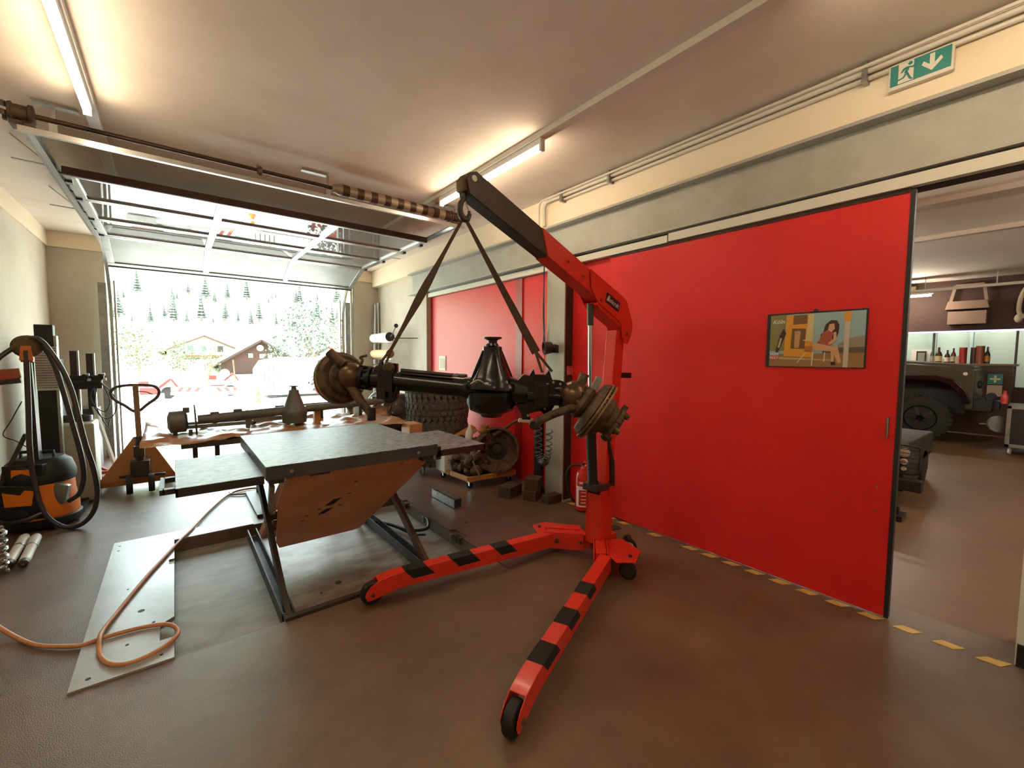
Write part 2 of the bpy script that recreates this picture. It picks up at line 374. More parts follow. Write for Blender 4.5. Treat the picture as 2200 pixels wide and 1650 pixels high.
MB().box((3.150, 1.975, 2.427), (3.20, 3.05, 2.485)).build('rail_profile', m_railw, rl)
rl = thing('door_rail', 'pale sliding door rail above the far red panels beyond the grey column', 'rail', (3.2, 4.7, 2.44))
MB().box((3.19, 3.33, 2.425), (3.24, 6.19, 2.485)).build('rail_profile', m_railw, rl)

# hazard dashes on the floor
tpr = thing('hazard_tape', 'row of yellow hazard dashes taped to the floor along the red door', 'floor marking', (3.14, 1.5, 0))
for k in range(19):
    y = .09+k*.159
    if k in (11, 13): continue
    MB().prism([(3.17+.02*(k == 0), y-.055), (3.17, y+.03), (3.115, y+.055+.01), (3.115, y-.02)], (0, 0, 0), (1, 0, 0), (0, 1, 0), (0, 0, 1), .0005, .0022).build('yellow_dash', m_yellow, tpr, smooth=0)

# ================================================================== SECTIONAL GARAGE DOOR
gd = thing('garage_door', 'raised sectional garage door with glazed panels, curved tracks and a spring shaft', 'garage door', (1.0, 6.0, 0))
XL, XR_ = -.70, 2.56
for x, sg in ((XL, -1), (XR_, 1)):
    pts = [V((x, 4.15, 2.955)), V((x, 7.55, 2.955))]
    for i in range(1, 11):
        a = i/10*PI/2; pts.append(V((x, 7.55+.85*math.sin(a), 2.955-.85*(1-math.cos(a)))))
    pts.append(V((x, 8.40, .0)))
    mb = MB()
    for off, w_, h_ in ((0.0, .055, .006), (.026, .006, .03), (-.026, .006, .03)):
        P = [p.copy() for p in pts]
        R = []
        for i, p in enumerate(P):
            t = (P[min(i+1, len(P)-1)]-P[max(i-1, 0)]).normalized(); n_ = V((1, 0, 0)).cross(t)
            R.append((p, n_))
        rings = []
        for p, n_ in R:
            c = p+n_*off+V((sg*.0, 0, 0))
            hw = (w_ if off == 0 else .006)/2; hx = (.004 if off == 0 else .032)/2
            rings.append([mb.bm.verts.new(c+n_*a*hw+V((b*hx+(-sg*.016 if off else 0), 0, 0))) for a, b in ((-1, -1), (1, -1), (1, 1), (-1, 1))])
        for A, B in zip(rings, rings[1:]):
            for k in range(4): mb.bm.faces.new([A[k], A[(k+1) % 4], B[(k+1) % 4], B[k]])
    mb.build('track', m_alu, gd)
    # angle iron carrying the track and jamb angle
    MB().box((x+sg*.012, 4.2, 2.965), (x+sg*.016, 7.5, 3.01)).box((x-.0+sg*.012, 4.2, 2.965), (x+sg*.04, 7.5, 2.969)).build('angle_bar', m_galv, gd)
    jx = x+sg*.02
    MB().box((min(jx, jx+sg*.09), 8.36, 0), (max(jx, jx+sg*.09), 8.45, 2.5)).build('jamb_post', m_galv, gd, bevel=.003)
    MB().box((x-sg*.06-.01, 8.40, 0), (x-sg*.06+.01, 8.52, 2.55)).build('edge_seal', m_steelgrey, gd)
# top rear cross tube
MB().beam((XL-.03, 4.16, 2.93), (XR_+.03, 4.16, 2.935), .03, .034).build('cross_rail', m_alu, gd)
# shaft and its fittings
MB().cyl((XL-.08, 4.22, 3.045), (XR_+.0, 4.22, 3.045), .0165, n=16).build('shaft', mat('oiled_shaft', '3c2b1c', .45, .5), gd)
def drum(x, sg):
    mb = MB(); mb.lathe([(.02, -.06), (.058, -.055), (.062, -.04), (.05, -.035), (.05, .03), (.062, .035), (.062, .055), (.02, .06)], (x, 4.22, 3.045), (1, 0, 0), 20)
    for k in range(5):
        a = k*PI*2/5; mb.cbox((x-sg*.0-.075, 4.22+.045*math.cos(a), 3.045+.045*math.sin(a)), (.02, .025, .03))
    mb.box((x-.05, 4.17, 2.955), (x+.06, 4.27, 2.985))
    return mb.build('cable_drum', mat('drum_dark', '33271b', .6, .4, c2='4a3826', scale=20), gd, bevel=.002)
drum(XL-.02, 1); drum(XR_-.05, -1)
mb = MB(); mb.lathe([(.018, -.02), (.04, -.012), (.04, .012), (.018, .02)], (.62, 4.22, 3.045), (1, 0, 0), 6); mb.cyl((.605, 4.22, 3.0), (.605, 4.22, 3.09), .008); mb.build('coupling', m_rust, gd)
m_spring = mat('wire_spring', '463222', .5, .6)
SX0, SX1 = 1.20, 2.46
cov = MB(); cov.lathe([(.018, 0), (.036, .01), (.036, .03), (.046, .05)]+[(.048+.004*(k % 2), .06+k*.0125) for k in range(94)]+[(.042, 1.24), (.036, 1.26), (.018, 1.27)], (SX0, 4.22, 3.045), (1, 0, 0), 20)
sp = cov.build('torsion_spring', mat('spring_bands', '8c7a66', .55, .4), gd)
bands = MB()
for k in range(9):
    x0 = SX0+.09+k*.135; n_ = 14
    for i in range(n_):
        pass
    bands.prism([(0, 0)]*0 or [(.0535*math.cos(a), .0535*math.sin(a)) for a in [j*PI/10 for j in range(20)]], (x0, 4.22, 3.045), (0, 1, 0), (0, 0, 1), (1, .0, 0), 0, .062)
bands.build('dark_band', m_spring, sp)
for x, sg in ((-.53, 1), (1.10, -1), (2.45, -1)):
    mb = MB(); mb.box((x-.15, 4.235, 3.150), (x+.07, 4.285, 3.168)); mb.box((x-sg*.06-.0, 4.24, 3.0), (x-sg*.06+.022, 4.246, 3.155)); mb.box((x-sg*.06-.01, 4.22, 2.94), (x-sg*.06+.03, 4.25, 3.03))
    mb.build('shaft_bracket', m_galv, gd)
for x, y, sg in ((XL, 6.3, -1), (XR_, 6.3, 1), (XL, 5.0, -1)):
    mb = MB(); mb.beam((x, y, 2.97), (x+sg*.22, y, 3.165), .025, .006); mb.beam((x, y, 2.98), (x+sg*.22, y, 2.985), .025, .006); mb.beam((x+sg*.22, y-.02, 2.97), (x+sg*.22, y-.02, 3.167), .025, .006)
    mb.build('hanger_strap', m_galv, gd)
# sections
m_pane = glassmat('acrylic_pane', (.97, .96, .94), .012, 1.36, .02, .30)  # pale diffuse share brightens the panes, standing in for a lit ceiling above
ZS = 2.905
edges = [4.83, 5.50, 6.22, 6.97]
PX0, PX1 = -.63, 2.47
cols = [PX0, .40, 1.42, PX1]
for i in range(3):
    y0, y1 = edges[i]+.004, edges[i+1]-.004
    mb = MB(); fw_ = .045
    mb.box((PX0, y0, ZS-.02), (PX1, y0+fw_, ZS+.02)); mb.box((PX0, y1-fw_, ZS-.02), (PX1, y1, ZS+.02))
    for j, x in enumerate(cols):
        xx = x if 0 < j < 3 else (x+.035 if j == 0 else x-.035)
        mb.box((xx-.035, y0+fw_, ZS-.02), (xx+.035, y1-fw_, ZS+.02))
    s_ = mb.build('section_frame', m_alu, gd, bevel=.003)
    for j in range(3): MB().box((cols[j]+.03, y0+.03, ZS-.003), (cols[j+1]-.03, y1-.03, ZS+.003)).build('window_pane', m_pane, s_, smooth=0)
MB().beam((PX0, 4.815, ZS+.005), (PX1, 4.815, ZS+.005), .03, .06).build('top_seal', mat('brown_seal', '3a2417', .8), gd)
# tilted lowest section
A_, B_ = V((0, 6.98, ZS)), V((0, 7.66, 2.66))
dv = (B_-A_).normalized(); nv = V((1, 0, 0)).cross(dv)
mb = MB(); mb.cbox(((PX0+PX1)/2, (A_.y+B_.y)/2, (A_.z+B_.z)/2), (PX1-PX0, (B_-A_).length, .022), (1, 0, 0), dv, nv)
mb.build('bottom_section', mat('grey_panel', 'a5a9a4', .45, .2, c2='969b97', scale=4), gd)
mb = MB()
for x in cols: 
    xx = min(max(x, PX0+.035), PX1-.035); mb.beam(V((xx, A_.y, A_.z))-nv*.0, V((xx, B_.y, B_.z)), .07, .04, nv)
mb.beam((PX0, B_.y-.04, B_.z+.014), (PX1, B_.y-.04, B_.z+.014), .075, .045, nv); mb.beam((PX0, A_.y+.02, A_.z-.007), (PX1, A_.y+.02, A_.z-.007), .04, .045, nv)
mb.build('section_frame', m_galv, gd, bevel=.003)
MB().beam((PX0, B_.y+.005, B_.z-.01), (PX1, B_.y+.005, B_.z-.01), .02, .05, nv).build('bottom_seal', m_darksteel, gd)
# rollers
for y in (5.0, 5.50, 6.22, 6.97):
    for x, sg in ((XL, -1), (XR_, 1)):
        mb = MB(); mb.box((x-sg*.085-.022, y-.03, ZS-.035), (x-sg*.085+.022, y+.03, ZS+.03)); mb.cyl((x-sg*.07, y, ZS+.03), (x-sg*.0, y, 2.955), .006); mb.lathe([(.02, -.008), (.02, .008)], (x-sg*.012, y, 2.955), (1, 0, 0), 12)
        mb.build('roller', m_darksteel, gd)
ch = MB(); ch.tube([(2.66, 8.15, 2.86), (2.665, 8.25, 1.9), (2.67, 8.25, .5), (2.685, 8.25, .5), (2.69, 8.25, 1.9), (2.67, 8.15, 2.86)], .008, 6); ch.build('pull_chain', m_galv, gd)

# ================================================================== ENGINE CRANE
B0 = V((2.42, 2.03, 0)); dd = V((-.993, -.13, 0)).normalized(); zz = V((0, 0, 1)); nn = V((.13, -.993, 0)).normalized()   # s along dd, t towards the room
ck = thing('workshop_crane', 'red folding workshop crane on two long striped legs holding up a black axle', 'crane', (2.42, 2.03, 0))
def cp(s, z, t=0.): return B0+dd*s+zz*z+nn*t
def cprism(name, poly, t0, t1, m, bevel=.004, parent=None):
    return MB().prism(poly, B0, dd, zz, nn, t0, t1).build(name, m, parent or ck, bevel=bevel)
cprism('mast', [(-.095, .12), (.0, .12), (-.052, .80), (-.150, 1.70), (-.272, 1.70), (-.222, 1.20), (-.165, .80)], -.042, .042, m_crane)
mb = MB()
for t0, t1 in ((-.062, -.054), (.054, .062)):
    mb.prism([(-.11, .10), (.055, .10), (.050, .52), (-.105, .55), (-.125, .45)], B0, dd, zz, nn, t0, t1)
mb.build('mast_gusset', m_crane, ck, bevel=.002)
cprism('slot_cover', [(.02, .13), (.055, .13), (.045, .50), (.015, .50)], -.054, .054, m_crane)
cprism('pump_base', [(-.145, .512), (.105, .535), (.10, .585), (-.14, .555)], -.06, .065, m_darksteel)
MB().cyl(cp(-.09, .50, .07), cp(-.09, .50, -.07), .045, n=20).build('ram_pivot', m_crane, ck)
MB().lathe([(.030, 0), (.042, .01), (.042, .03), (.036, .045), (.036, .43), (.040, .44), (.040, .475), (.02, .49)], cp(.06, .565), (cp(.105, 1.05)-cp(.06, .565)), 28).build('ram_cylinder', m_black, ck)
rod = MB().cyl(cp(.105, 1.03), cp(.135, 1.87), .0165, n=20).build('ram_rod', m_chrome, ck)
MB().cyl(cp(.130, 1.72), cp(.135, 1.87), .0225, n=16).build('rod_clevis', m_darksteel, rod)
mb = MB(); mb.cyl(cp(-.02, 1.00, .05), cp(-.10, .74, .06), .012); mb.cyl(cp(-.10, .74, .06), cp(-.115, .56, .06), .018); mb.build('pump_lever', m_darksteel, ck)
mb = MB()
for k in range(9): mb.lathe([(.016, -.004), (.019, 0), (.016, .004)], cp(-.113, .60+.013*k, .06), zz, 12)
mb.build('pump_spring', m_chrome, ck)
MB().beam(cp(-.22, 1.365, .0), cp(-.435, 1.355, .0), .04, .042).build('push_handle', m_black, ck, bevel=.006)
# boom
cprism('boom', [(.716, 2.255), (-.22, 1.935), (-.10, 1.80), (.228, 1.942), (.66, 2.095)], -.052, .052, m_crane)
cprism('boom_extension', [(1.218, 2.422), (.60, 2.218), (.62, 2.083), (1.222, 2.284), (1.262, 2.30), (1.282, 2.375), (1.262, 2.405)], -.043, .043, mat('extension_dark_paint', '3a2c1c', .45, c2='2c2014', scale=10), bevel=.005)
hp = [(.232, 2.088), (-.21, 1.945), (-.255, 1.925), (-.352, 1.765), (-.345, 1.69), (-.29, 1.60), (-.235, 1.605), (-.20, 1.66), (-.19, 1.73), (-.155, 1.765), (.08, 1.855), (.125, 1.87), (.215, 1.96)]
mb = MB(); mb.prism(hp, B0, dd, zz, nn, .056, .063); mb.prism(hp, B0, dd, zz, nn, -.063, -.056); mb.build('head_plate', m_crane, ck, bevel=.0015)
mb = MB(); mb.prism([(-.20, 1.70), (-.165, 1.73), (.10, 1.835), (.13, 1.86), (.11, 1.88), (-.20, 1.765)], B0, dd, zz, nn, -.055, .055); mb.build('head_web', m_crane, ck)
bt = MB()
for s_, z_, r_ in ((-.261, 1.676, .013), (.10, 1.895, .010), (.30, 2.03, .008), (.47, 2.10, .008)): bt.lathe([(r_, 0), (r_, .006), (r_*.5, .009)], cp(s_, z_, .063 if s_ < .2 else .052), nn, 10)
bt.build('boom_bolts', m_rust, ck)
MB().lathe([(.0155, 0), (.0155, .006)], cp(1.238, 2.38, .043), nn, 16).build('tip_pin', m_white, ck)
# name plate with lettering
bd = (dd*(-.95)+zz*(-.32)).normalized(); bu = (zz*.95-dd*.32).normalized(); cc = cp(-.055, 1.893, .064)
pt = MB().cbox(cc, (.190, .072, .002), bd, bu, nn).build('name_plate', m_black, ck)
text('lettering', 'unicraft', m_white, cc+nn*.0022+bd*.014, bd, bu, .140, .036, pt, .001)
mb = MB()
for k in range(2): mb.prism([(-.085+.014*k, -.020), (-.075+.014*k, -.020), (-.062+.014*k, .022), (-.070+.014*k, .022)], cc, bd, bu, nn, .0015, .0028)
mb.build('slash_mark', m_white, pt, smooth=0)
# hook
hkx = 1.266
mb = MB(); mb.prism([(-.03, -.03), (.03, -.03), (.034, .03), (-.034, .03)], cp(1.262, 2.345), dd, zz, nn, -.03, .03)
mb.build('hook_shackle', m_rust, ck, bevel=.006)
mb = MB(); mb.cyl(cp(hkx, 2.34), cp(hkx, 2.28), .013)
hp_ = [cp(hkx, 2.29), cp(hkx+.018, 2.262), cp(hkx+.027, 2.235), cp(hkx+.022, 2.205), cp(hkx+.002, 2.186), cp(hkx-.022, 2.192), cp(hkx-.033, 2.212), cp(hkx-.031, 2.232)]
mb.tube(cr(hp_, 5), [.013]*6+[.015]*10+[.016]*10+[.012]*6+[.008]*4, 10)
mb.build('hook', m_darksteel, ck)
MB().tube([cp(hkx-.002, 2.285), cp(hkx-.028, 2.232)], .004, 6).build('hook_latch', m_chrome, ck)
# base
mb = MB()
H1, H2 = V((2.20, 2.33, .115)), V((2.235, 1.83, .115))
C0 = V((2.47, 2.04, .115))
mb.beam(C0+V((.03, -.02, 0)), H1+V((.0, .0, 0)), .075, .105); mb.beam(C0+V((.02, .02, 0)), H2, .075, .105)
mb.box((2.40, 1.98, .062), (2.60, 2.11, .168))
mb.build('base_frame', m_crane, ck, bevel=.004)
mb = MB()
e1 = (H1-C0).normalized(); s1 = e1.cross(zz)
mb.beam(C0+e1*.12+s1*.045, H1+e1*.02+s1*.045, .006, .125); mb.beam(C0+e1*.12-s1*.045, H1+e1*.02-s1*.045, .006, .125)
e2 = (H2-C0).normalized(); s2 = e2.cross(zz)
mb.beam(C0+e2*.10+s2*.045, H2+e2*.02+s2*.045, .006, .125); mb.beam(C0+e2*.10-s2*.045, H2+e2*.02-s2*.045, .006, .125)
mb.build('hinge_bracket', m_crane, ck, bevel=.001)
mb = MB()
mb.prism([(2.13, 2.36), (2.20, 2.50), (2.32, 2.49), (2.50, 2.26), (2.42, 2.19)], (0, 0, 0), (1, 0, 0), (0, 1, 0), zz, .150, .156); mb.build('caster_plate', m_crane, ck, bevel=.001); mb = MB()
mb.prism([(2.30, 1.86), (2.23, 1.70), (2.33, 1.62), (2.50, 1.70), (2.56, 1.90), (2.45, 1.97)], (0, 0, 0), (1, 0, 0), (0, 1, 0), zz, .150, .156)
mb.prism([(2.36, 1.93), (2.44, 1.72), (2.36, 1.74)], (0, 0, 0), (1, 0, 0), (0, 1, 0), V((.3, .2, 1)).normalized(), .157, .163)
mb.build('caster_plate', m_crane, ck, bevel=.001)
mb = MB()
for x, y, z in ((2.22, 2.44, .157), (2.37, 1.69, .157)): mb.lathe([(.014, 0), (.014, .008), (.008, .012)], (x, y, z), zz, 8)
bm_ = H1*.45+C0*.55
for p, n_ in ((H1*.8+C0*.2, 1), (H1*.35+C0*.65, .7)): mb.lathe([(.017*n_, 0), (.017*n_, .010), (.010*n_, .014)], p+s1*(.049 if s1.y < 0 else -.049), s1*(1 if s1.y < 0 else -1), 8)
mb.build('hinge_bolt', m_darksteel, ck)
def caster(x, y, r, w, ang, hub, top, ho=.003):
    a = V((math.cos(ang), math.sin(ang), 0)); c = V((x, y, r))
    mb = MB(); mb.lathe([(r*.35, -w/2), (r*.86, -w/2), (r, -w*.28), (r, w*.28), (r*.86, w/2), (r*.35, w/2)], c, a, 28)
    t = mb.build('caster_wheel', m_black, ck)
    mb = MB().lathe([(r*.70, -w/2-ho), (r*.70, w/2+ho)], c, a, 24); mb.build('wheel_hub', hub, t)
    mb = MB(); b = a.cross(zz)
    for sg in (-1, 1): mb.prism([(-.012, -.012), (.012, -.012), (.030, top-r-.02), (-.030, top-r-.02)], c+a*sg*(w/2+.008), b, zz, a, -.002, .002)
    mb.cyl(c+zz*(top-r-.024), c+zz*(top-r), .026, n=16)
    mb.build('caster_fork', m_darksteel, ck)
caster(2.36, 1.70, .058, .034, .35, m_darksteel, .150)
caster(2.225, 2.43, .058, .034, .1, m_darksteel, .150)
caster(2.645, 1.915, .068, .045, -2.4, mat('hub_cream', 'bfb7a6', .5), .150, .013)
MB().beam((2.52, 2.10, .160), (2.72, 2.06, .156), .07, .010).build('rear_plate', m_darksteel, ck)
# legs: inverted channels with a wheel at the toe
def crane_leg(P0, P1, kink):
    P0, P1 = V(P0), V(P1); e = (P1-P0); e.z = 0; Ln = e.length; e.normalize(); n_ = V((-e.y, e.x, 0))
    prof = [(0, .062), (0, .165), (Ln-.14, .165), (Ln-.035, .146), (Ln+.008, .122), (Ln+.034, .095), (Ln+.042, .070), (Ln+.030, .040), (Ln+.01, .036), (Ln-.16, .070), (Ln-.30, .070)]
    mb = MB(); o = V((P0.x, P0.y, 0))
    mb.prism(prof, o, e, zz, n_, .034, .039); mb.prism(prof, o, e, zz, n_, -.039, -.034)
    mb.prism([(0, .160), (0, .166), (Ln-.14, .166), (Ln-.035, .147), (Ln-.037, .141), (Ln-.14, .160)], o, e, zz, n_, -.0385, .0385)
    mb.prism([(0, .062), (0, .067), (Ln-.30, .075), (Ln-.30, .070)], o, e, zz, n_, -.034, .034)
    leg = mb.build('leg', m_crane, ck, bevel=.002)
    wc = o+e*(Ln-.005)+zz*.068
    wl = MB().lathe([(.02, -.022), (.052, -.026), (.064, -.022), (.069, -.010), (.069, .010), (.064, .022), (.052, .026), (.02, .022)], wc, n_, 36).build('wheel', m_black, leg)
    MB().lathe([(.011, -.046), (.013, -.040), (.013, .040), (.011, .046)], wc, n_, 10).build('axle_bolt', m_rust, leg)
    for q in kink:
        a0, a1 = q; tps = MB()
        tps.hexa([o+e*a0-n_*.0395+zz*.1655, o+e*a1-n_*.0395+zz*.1655, o+e*a1+n_*.0395+zz*.1655, o+e*a0+n_*.0395+zz*.1655,
                  o+e*a0-n_*.0395+zz*.1675, o+e*a1-n_*.0395+zz*.1675, o+e*a1+n_*.0395+zz*.1675, o+e*a0+n_*.0395+zz*.1675])
        for sg in (-1, 1):
            tps.prism([(a0, .1675), (a1, .1675), (a1-.03, .118), (a0-.045+.09, .118)] if False else [(a0, .1675), (a1, .1675), (a1-.055, .108), (a0-.055, .108)], o, e, zz, n_*sg, .0393, .0405)
        tps.build('grip_tape', m_tread, leg, smooth=0)
crane_leg((2.19, 2.30, 0), (.885, 2.475, 0), [(.36, .49), (.65, .81), (.98, 1.12)])
crane_leg((2.24, 1.795, 0), (1.005, 1.245, 0), [(.40, .53), (.695, .84), (1.0, 1.15)])

# ================================================================== HANGING AXLE
AC = V((1.16, 1.87, 0)); a_ = V((.784, -.62, 0)).normalized(); cn = V((-.62, -.784, 0)).normalized()   # cn towards the viewer
ax = thing('axle', 'black painted truck axle with brake discs hanging level from the crane straps', 'axle', (1.16, 1.87, 1.33))
def ap(s, z, t=0.): return AC+a_*s+zz*z+cn*t
def alz(s): return 1.385-(s+.5)*.092          # tube centre line height
adir = (ap(.5, alz(.5))-ap(-.5, alz(-.5))).normalized()
MB().cyl(ap(-.53, alz(-.53)), ap(.02, alz(.02)), .048, .050, 28).build('axle_tube', m_blackp, ax)
MB().cyl(ap(.24, alz(.24)), ap(.52, alz(.52)), .048, .046, 28).build('axle_tube', m_blackp, ax)
dz = alz(.145)
mb = MB()
mb.lathe([(.0, -.01), (.130, -.0), (.138, .02), (.138, .035), (.126, .045)], ap(.148, dz+.04), (-.08, 0, -1), 32)
mb.lathe([(.128, .045), (.128, .105), (.112, .140), (.070, .158), (.060, .162), (.050, .176), (.0, .184)], ap(.148, dz+.04), (0, 0, -1), 32, cap=False)
mb.cyl(ap(.0, alz(0)), ap(.09, dz), .053, .075, 20); mb.cyl(ap(.33, alz(.33)), ap(.20, dz), .056, .085, 20)
mb.build('diff_housing', m_blackp, ax, smooth=50)
mb = MB()
for k in range(12):
    a = k*PI/6; mb.lathe([(.010, -.012), (.010, .012)], ap(.145+.124*math.cos(a), dz+.032, .124*math.sin(a)), zz, 6)
mb.build('cover_bolts', m_blackm, ax)
mb = MB()
mb.lathe([(.112, .03), (.112, .045), (.098, .07), (.070, .13), (.052, .185), (.050, .20), (.050, .222), (.034, .228), (.030, .240)], ap(.150, dz), (0, 0, 1), 24)
for k, ang in enumerate((-.25, 1.3, 2.9, 4.4)):
    c, s_ = math.cos(ang), math.sin(ang); ez_ = a_*c+cn*s_; tn = a_*(-s_)+cn*c
    mb.prism([(.045, .205), (.052, .205), (.118, .045), (.05, .045)], ap(.150, dz), ez_, zz, tn, -.006, .006)
mb.build('pinion_nose', m_blackp, ax, smooth=50)
MB().lathe([(.022, .235), (.024, .255), (.036, .262), (.047, .264), (.047, .272), (.012, .274)], ap(.152, dz), (0, 0, 1), 28).build('pinion_flange', mat('flange_plum', '3a2228', .35, .5), ax)
# spring seats / brackets
def clump(s, t, seed, up_, dn):
    random.seed(seed); z = alz(s); mb = MB()
    mb.cbox(ap(s, z, t), (.075, .12, .11), adir, cn, zz)
    mb.lathe([(.058, -.03), (.058, .03)], ap(s, z), adir, 20)
    for k in range(6):
        p = ap(s+random.uniform(-.05, .05), z+random.uniform(-.07, .07), t+random.uniform(-.06, .06)); mb.cbox(p, (random.uniform(.03, .06), random.uniform(.02, .05), random.uniform(.02, .06)), adir, cn, zz)
    for k in range(5): mb.lathe([(.008, -.02), (.008, .02)], ap(s+random.uniform(-.05, .05), z+.06+random.uniform(-.01, .015), t+random.uniform(-.04, .05)), zz, 6)
    return mb
mb = clump(-.385, .0, 3, .06, .1)
mb.prism([(-.44, alz(-.44)-.02), (-.33, alz(-.33)-.03), (-.335, 1.30), (-.36, 1.268), (-.40, 1.275), (-.425, 1.31)], AC, a_, zz, cn, -.035, .03)
mb.lathe([(.034, -.035), (.040, 0), (.034, .035)], ap(-.372, 1.292), cn, 16); mb.cyl(ap(-.345, 1.285, .035), ap(-.33, 1.35, .03), .011)
mb.build('spring_bracket', m_blackp, ax, bevel=.003)
mb = MB(); mb.lathe([(.022, -.02), (.026, 0), (.022, .02)], ap(-.43, 1.428, .0), cn, 14); mb.cbox(ap(-.43, 1.40), (.03, .03, .06), a_, cn, zz)
mb.cbox(ap(-.39, 1.425, .01), (.045, .04, .05), a_, cn, zz); mb.build('strap_eye', m_blackm, ax, bevel=.004)
mb = MB(); mb.lathe([(.022, -.018), (.03, -.005), (.03, .005), (.022, .018)], ap(-.375, 1.437, .02), cn, 14); mb.build('rubber_bush', m_rust, ax)
mb = clump(.40, .0, 5, .05, .1)
mb.prism([(.27, 1.365), (.31, 1.41), (.34, 1.405), (.36, 1.44), (.37, 1.41), (.42, 1.41), (.44, 1.435), (.45, 1.40), (.47, 1.35), (.47, 1.28), (.27, 1.28)], AC, a_, zz, cn, -.04, .045)
mb.prism([(.30, 1.28), (.48, 1.27), (.455, 1.225), (.42, 1.20), (.40, 1.225), (.34, 1.21), (.35, 1.175), (.305, 1.175), (.30, 1.21), (.26, 1.28)], AC, a_, zz, cn, -.03, .03)
mb.build('spring_bracket', m_blackp, ax, bevel=.003)
mb = MB(); pl_ = [(.47+.065*math.cos(a), 1.345+.040*math.sin(a)) for a in [i*PI/10 for i in range(11)]]
mb.prism(pl_, AC, a_, zz, cn, .045, .051); mb.build('holed_bracket', m_blackp, ax)
mb = MB()
for u_, v_ in ((.43, 1.362), (.46, 1.372), (.495, 1.364), (.42, 1.235), (.335, 1.20)): mb.lathe([(.0065, 0), (.0065, .002)], ap(u_, v_, .0515 if v_ > 1.3 else .0305), cn, 10)
mb.build('bracket_hole', m_galv, ax)
MB().prism([(.29, 1.18), (.36, 1.178), (.35, 1.165), (.285, 1.168)], AC, a_, zz, cn, -.02, .045).build('pad', mat('cream_pad', 'b7a88c', .6), ax)
MB().cyl(ap(-.05, 1.402, .03), ap(-.31, 1.425, .03), .011).build('tie_rod', m_blackm, ax)
mb = MB(); mb.tube(cr([ap(.05, 1.365, .12), ap(.09, 1.385, .128), ap(.13, 1.36, .13)], 5), .003, 6); mb.build('breather_pipe', mat('copper_pipe', 'c9b090', .3, .8), ax)
for s_ in (-.515, -.475, .51): MB().lathe([(.052, -.012), (.063, -.008), (.063, .008), (.052, .012)], ap(s_, alz(s_)), adir, 24).build('swivel_flange', m_blackp, ax)
mb = MB()
for k in range(8):
    a = k*PI/4; mb.lathe([(.007, -.018), (.007, .018)], ap(-.50, alz(-.50)+.055*math.sin(a), .055*math.cos(a)), adir, 6); mb.lathe([(.007, -.018), (.007, .018)], ap(.52, alz(.52)+.055*math.sin(a), .055*math.cos(a)), adir, 6)
mb.build('flange_bolts', m_blackm, ax)
def hub(c, n_, sgn, arm, S=1.):
    n_ = V(n_).normalized(); ball = MB(); 
    ball.ball(c, .070, n=20); bl_ = ball.build('swivel_ball', mat('swivel_shell', '55402f', .3, .6, c2='5c4632', scale=6), ax)
    # knuckle shell
    u_ = n_.cross(cn).normalized(); w_ = n_.cross(u_)
    mb = MB(); mb.lathe([(.060, .025), (.088, .035), (.094, .055), (.080, .075), (.060, .09)], c, n_, 28)
    for k in range(9):
        a = k*2*PI/9; mb.lathe([(.008, .02), (.008, .04)], c+(u_*math.cos(a)+w_*math.sin(a))*.078, n_, 6)
    for q in arm:
        mb.tube(cr([c+V(p) for p in q[0]], 4), q[1], 10)
    kn_ = mb.build('knuckle', m_dirty, ax, smooth=45)
    # backing plate, disc, hub
    mb = MB().lathe([(.05, .070), (.118, .078), (.130, .098), (.132, .104), (.126, .104), (.112, .084), (.05, .078)], c, n_, 40, cap=False); mb.build('dust_shield', m_dirty, ax, smooth=40)
    mb = MB(); mb.lathe([(.06, .108), (.140, .108), (.140, .116), (.06, .116)], c, n_, 48); mb.lathe([(.06, .124), (.140, .124), (.140, .132), (.06, .132)], c, n_, 48)
    mb.lathe([(.06, .116), (.126, .116), (.126, .124), (.06, .124)], c, n_, 48)
    for k in range(36):
        a = k*2*PI/36; rd = u_*math.cos(a)+w_*math.sin(a); mb.cbox(c+rd*.130+n_*.120, (.018, .0035, .009), rd, n_.cross(rd), n_)
    dk = mb.build('brake_disc', m_disc, ax, smooth=40)
    mb = MB().lathe([(.092, .130), (.088, .165), (.070, .178), (.066, .200), (.085, .204), (.087, .216), (.060, .220), (.042, .225), (.042, .235), (.03, .238)], c, n_, 32)
    for k in range(5):
        a = k*2*PI/5; mb.lathe([(.014, .214), (.014, .240), (.009, .243)], c+(u_*math.cos(a)+w_*math.sin(a))*.068, n_, 10)
    for k in range(5):
        a = (k+.5)*2*PI/5; mb.cbox(c+(u_*math.cos(a)+w_*math.sin(a))*.079+n_*.21, (.03, .035, .02), (u_*math.cos(a)+w_*math.sin(a)), n_.cross(u_*math.cos(a)+w_*math.sin(a)), n_)
    mb.build('wheel_hub', m_rust, ax, smooth=40)
CR = ap(.572, 1.300, .02)
_n0 = set(o.name for o in ax.children)
hub(CR, a_*.82+zz*(-.56)+cn*.16, 1, [([a_*.02+zz*-.05+cn*.03, a_*-.06+zz*-.06+cn*.10, a_*-.14+zz*-.085+cn*.13, a_*-.215+zz*-.13+cn*.12], [.022]*4+[.02]*5+[.019]*4), ([zz*.06+a_*.03, a_*.045+zz*.10, a_*.05+zz*.115], .024)])
MB().lathe([(.012, -.02), (.02, -.02), (.02, .02), (.012, .02)], CR+a_*-.215+zz*-.13+cn*.12, cn, 14).build('track_rod_eye', m_blackm, ax)
_c = CR-V(ORG[ax.name])
for o_ in ax.children:
    if o_.name not in _n0:
        for v_ in o_.data.vertices: v_.co = _c+(v_.co-_c)*(1.0 if o_.name.startswith(('track', 'knuckle')) else 1.14)
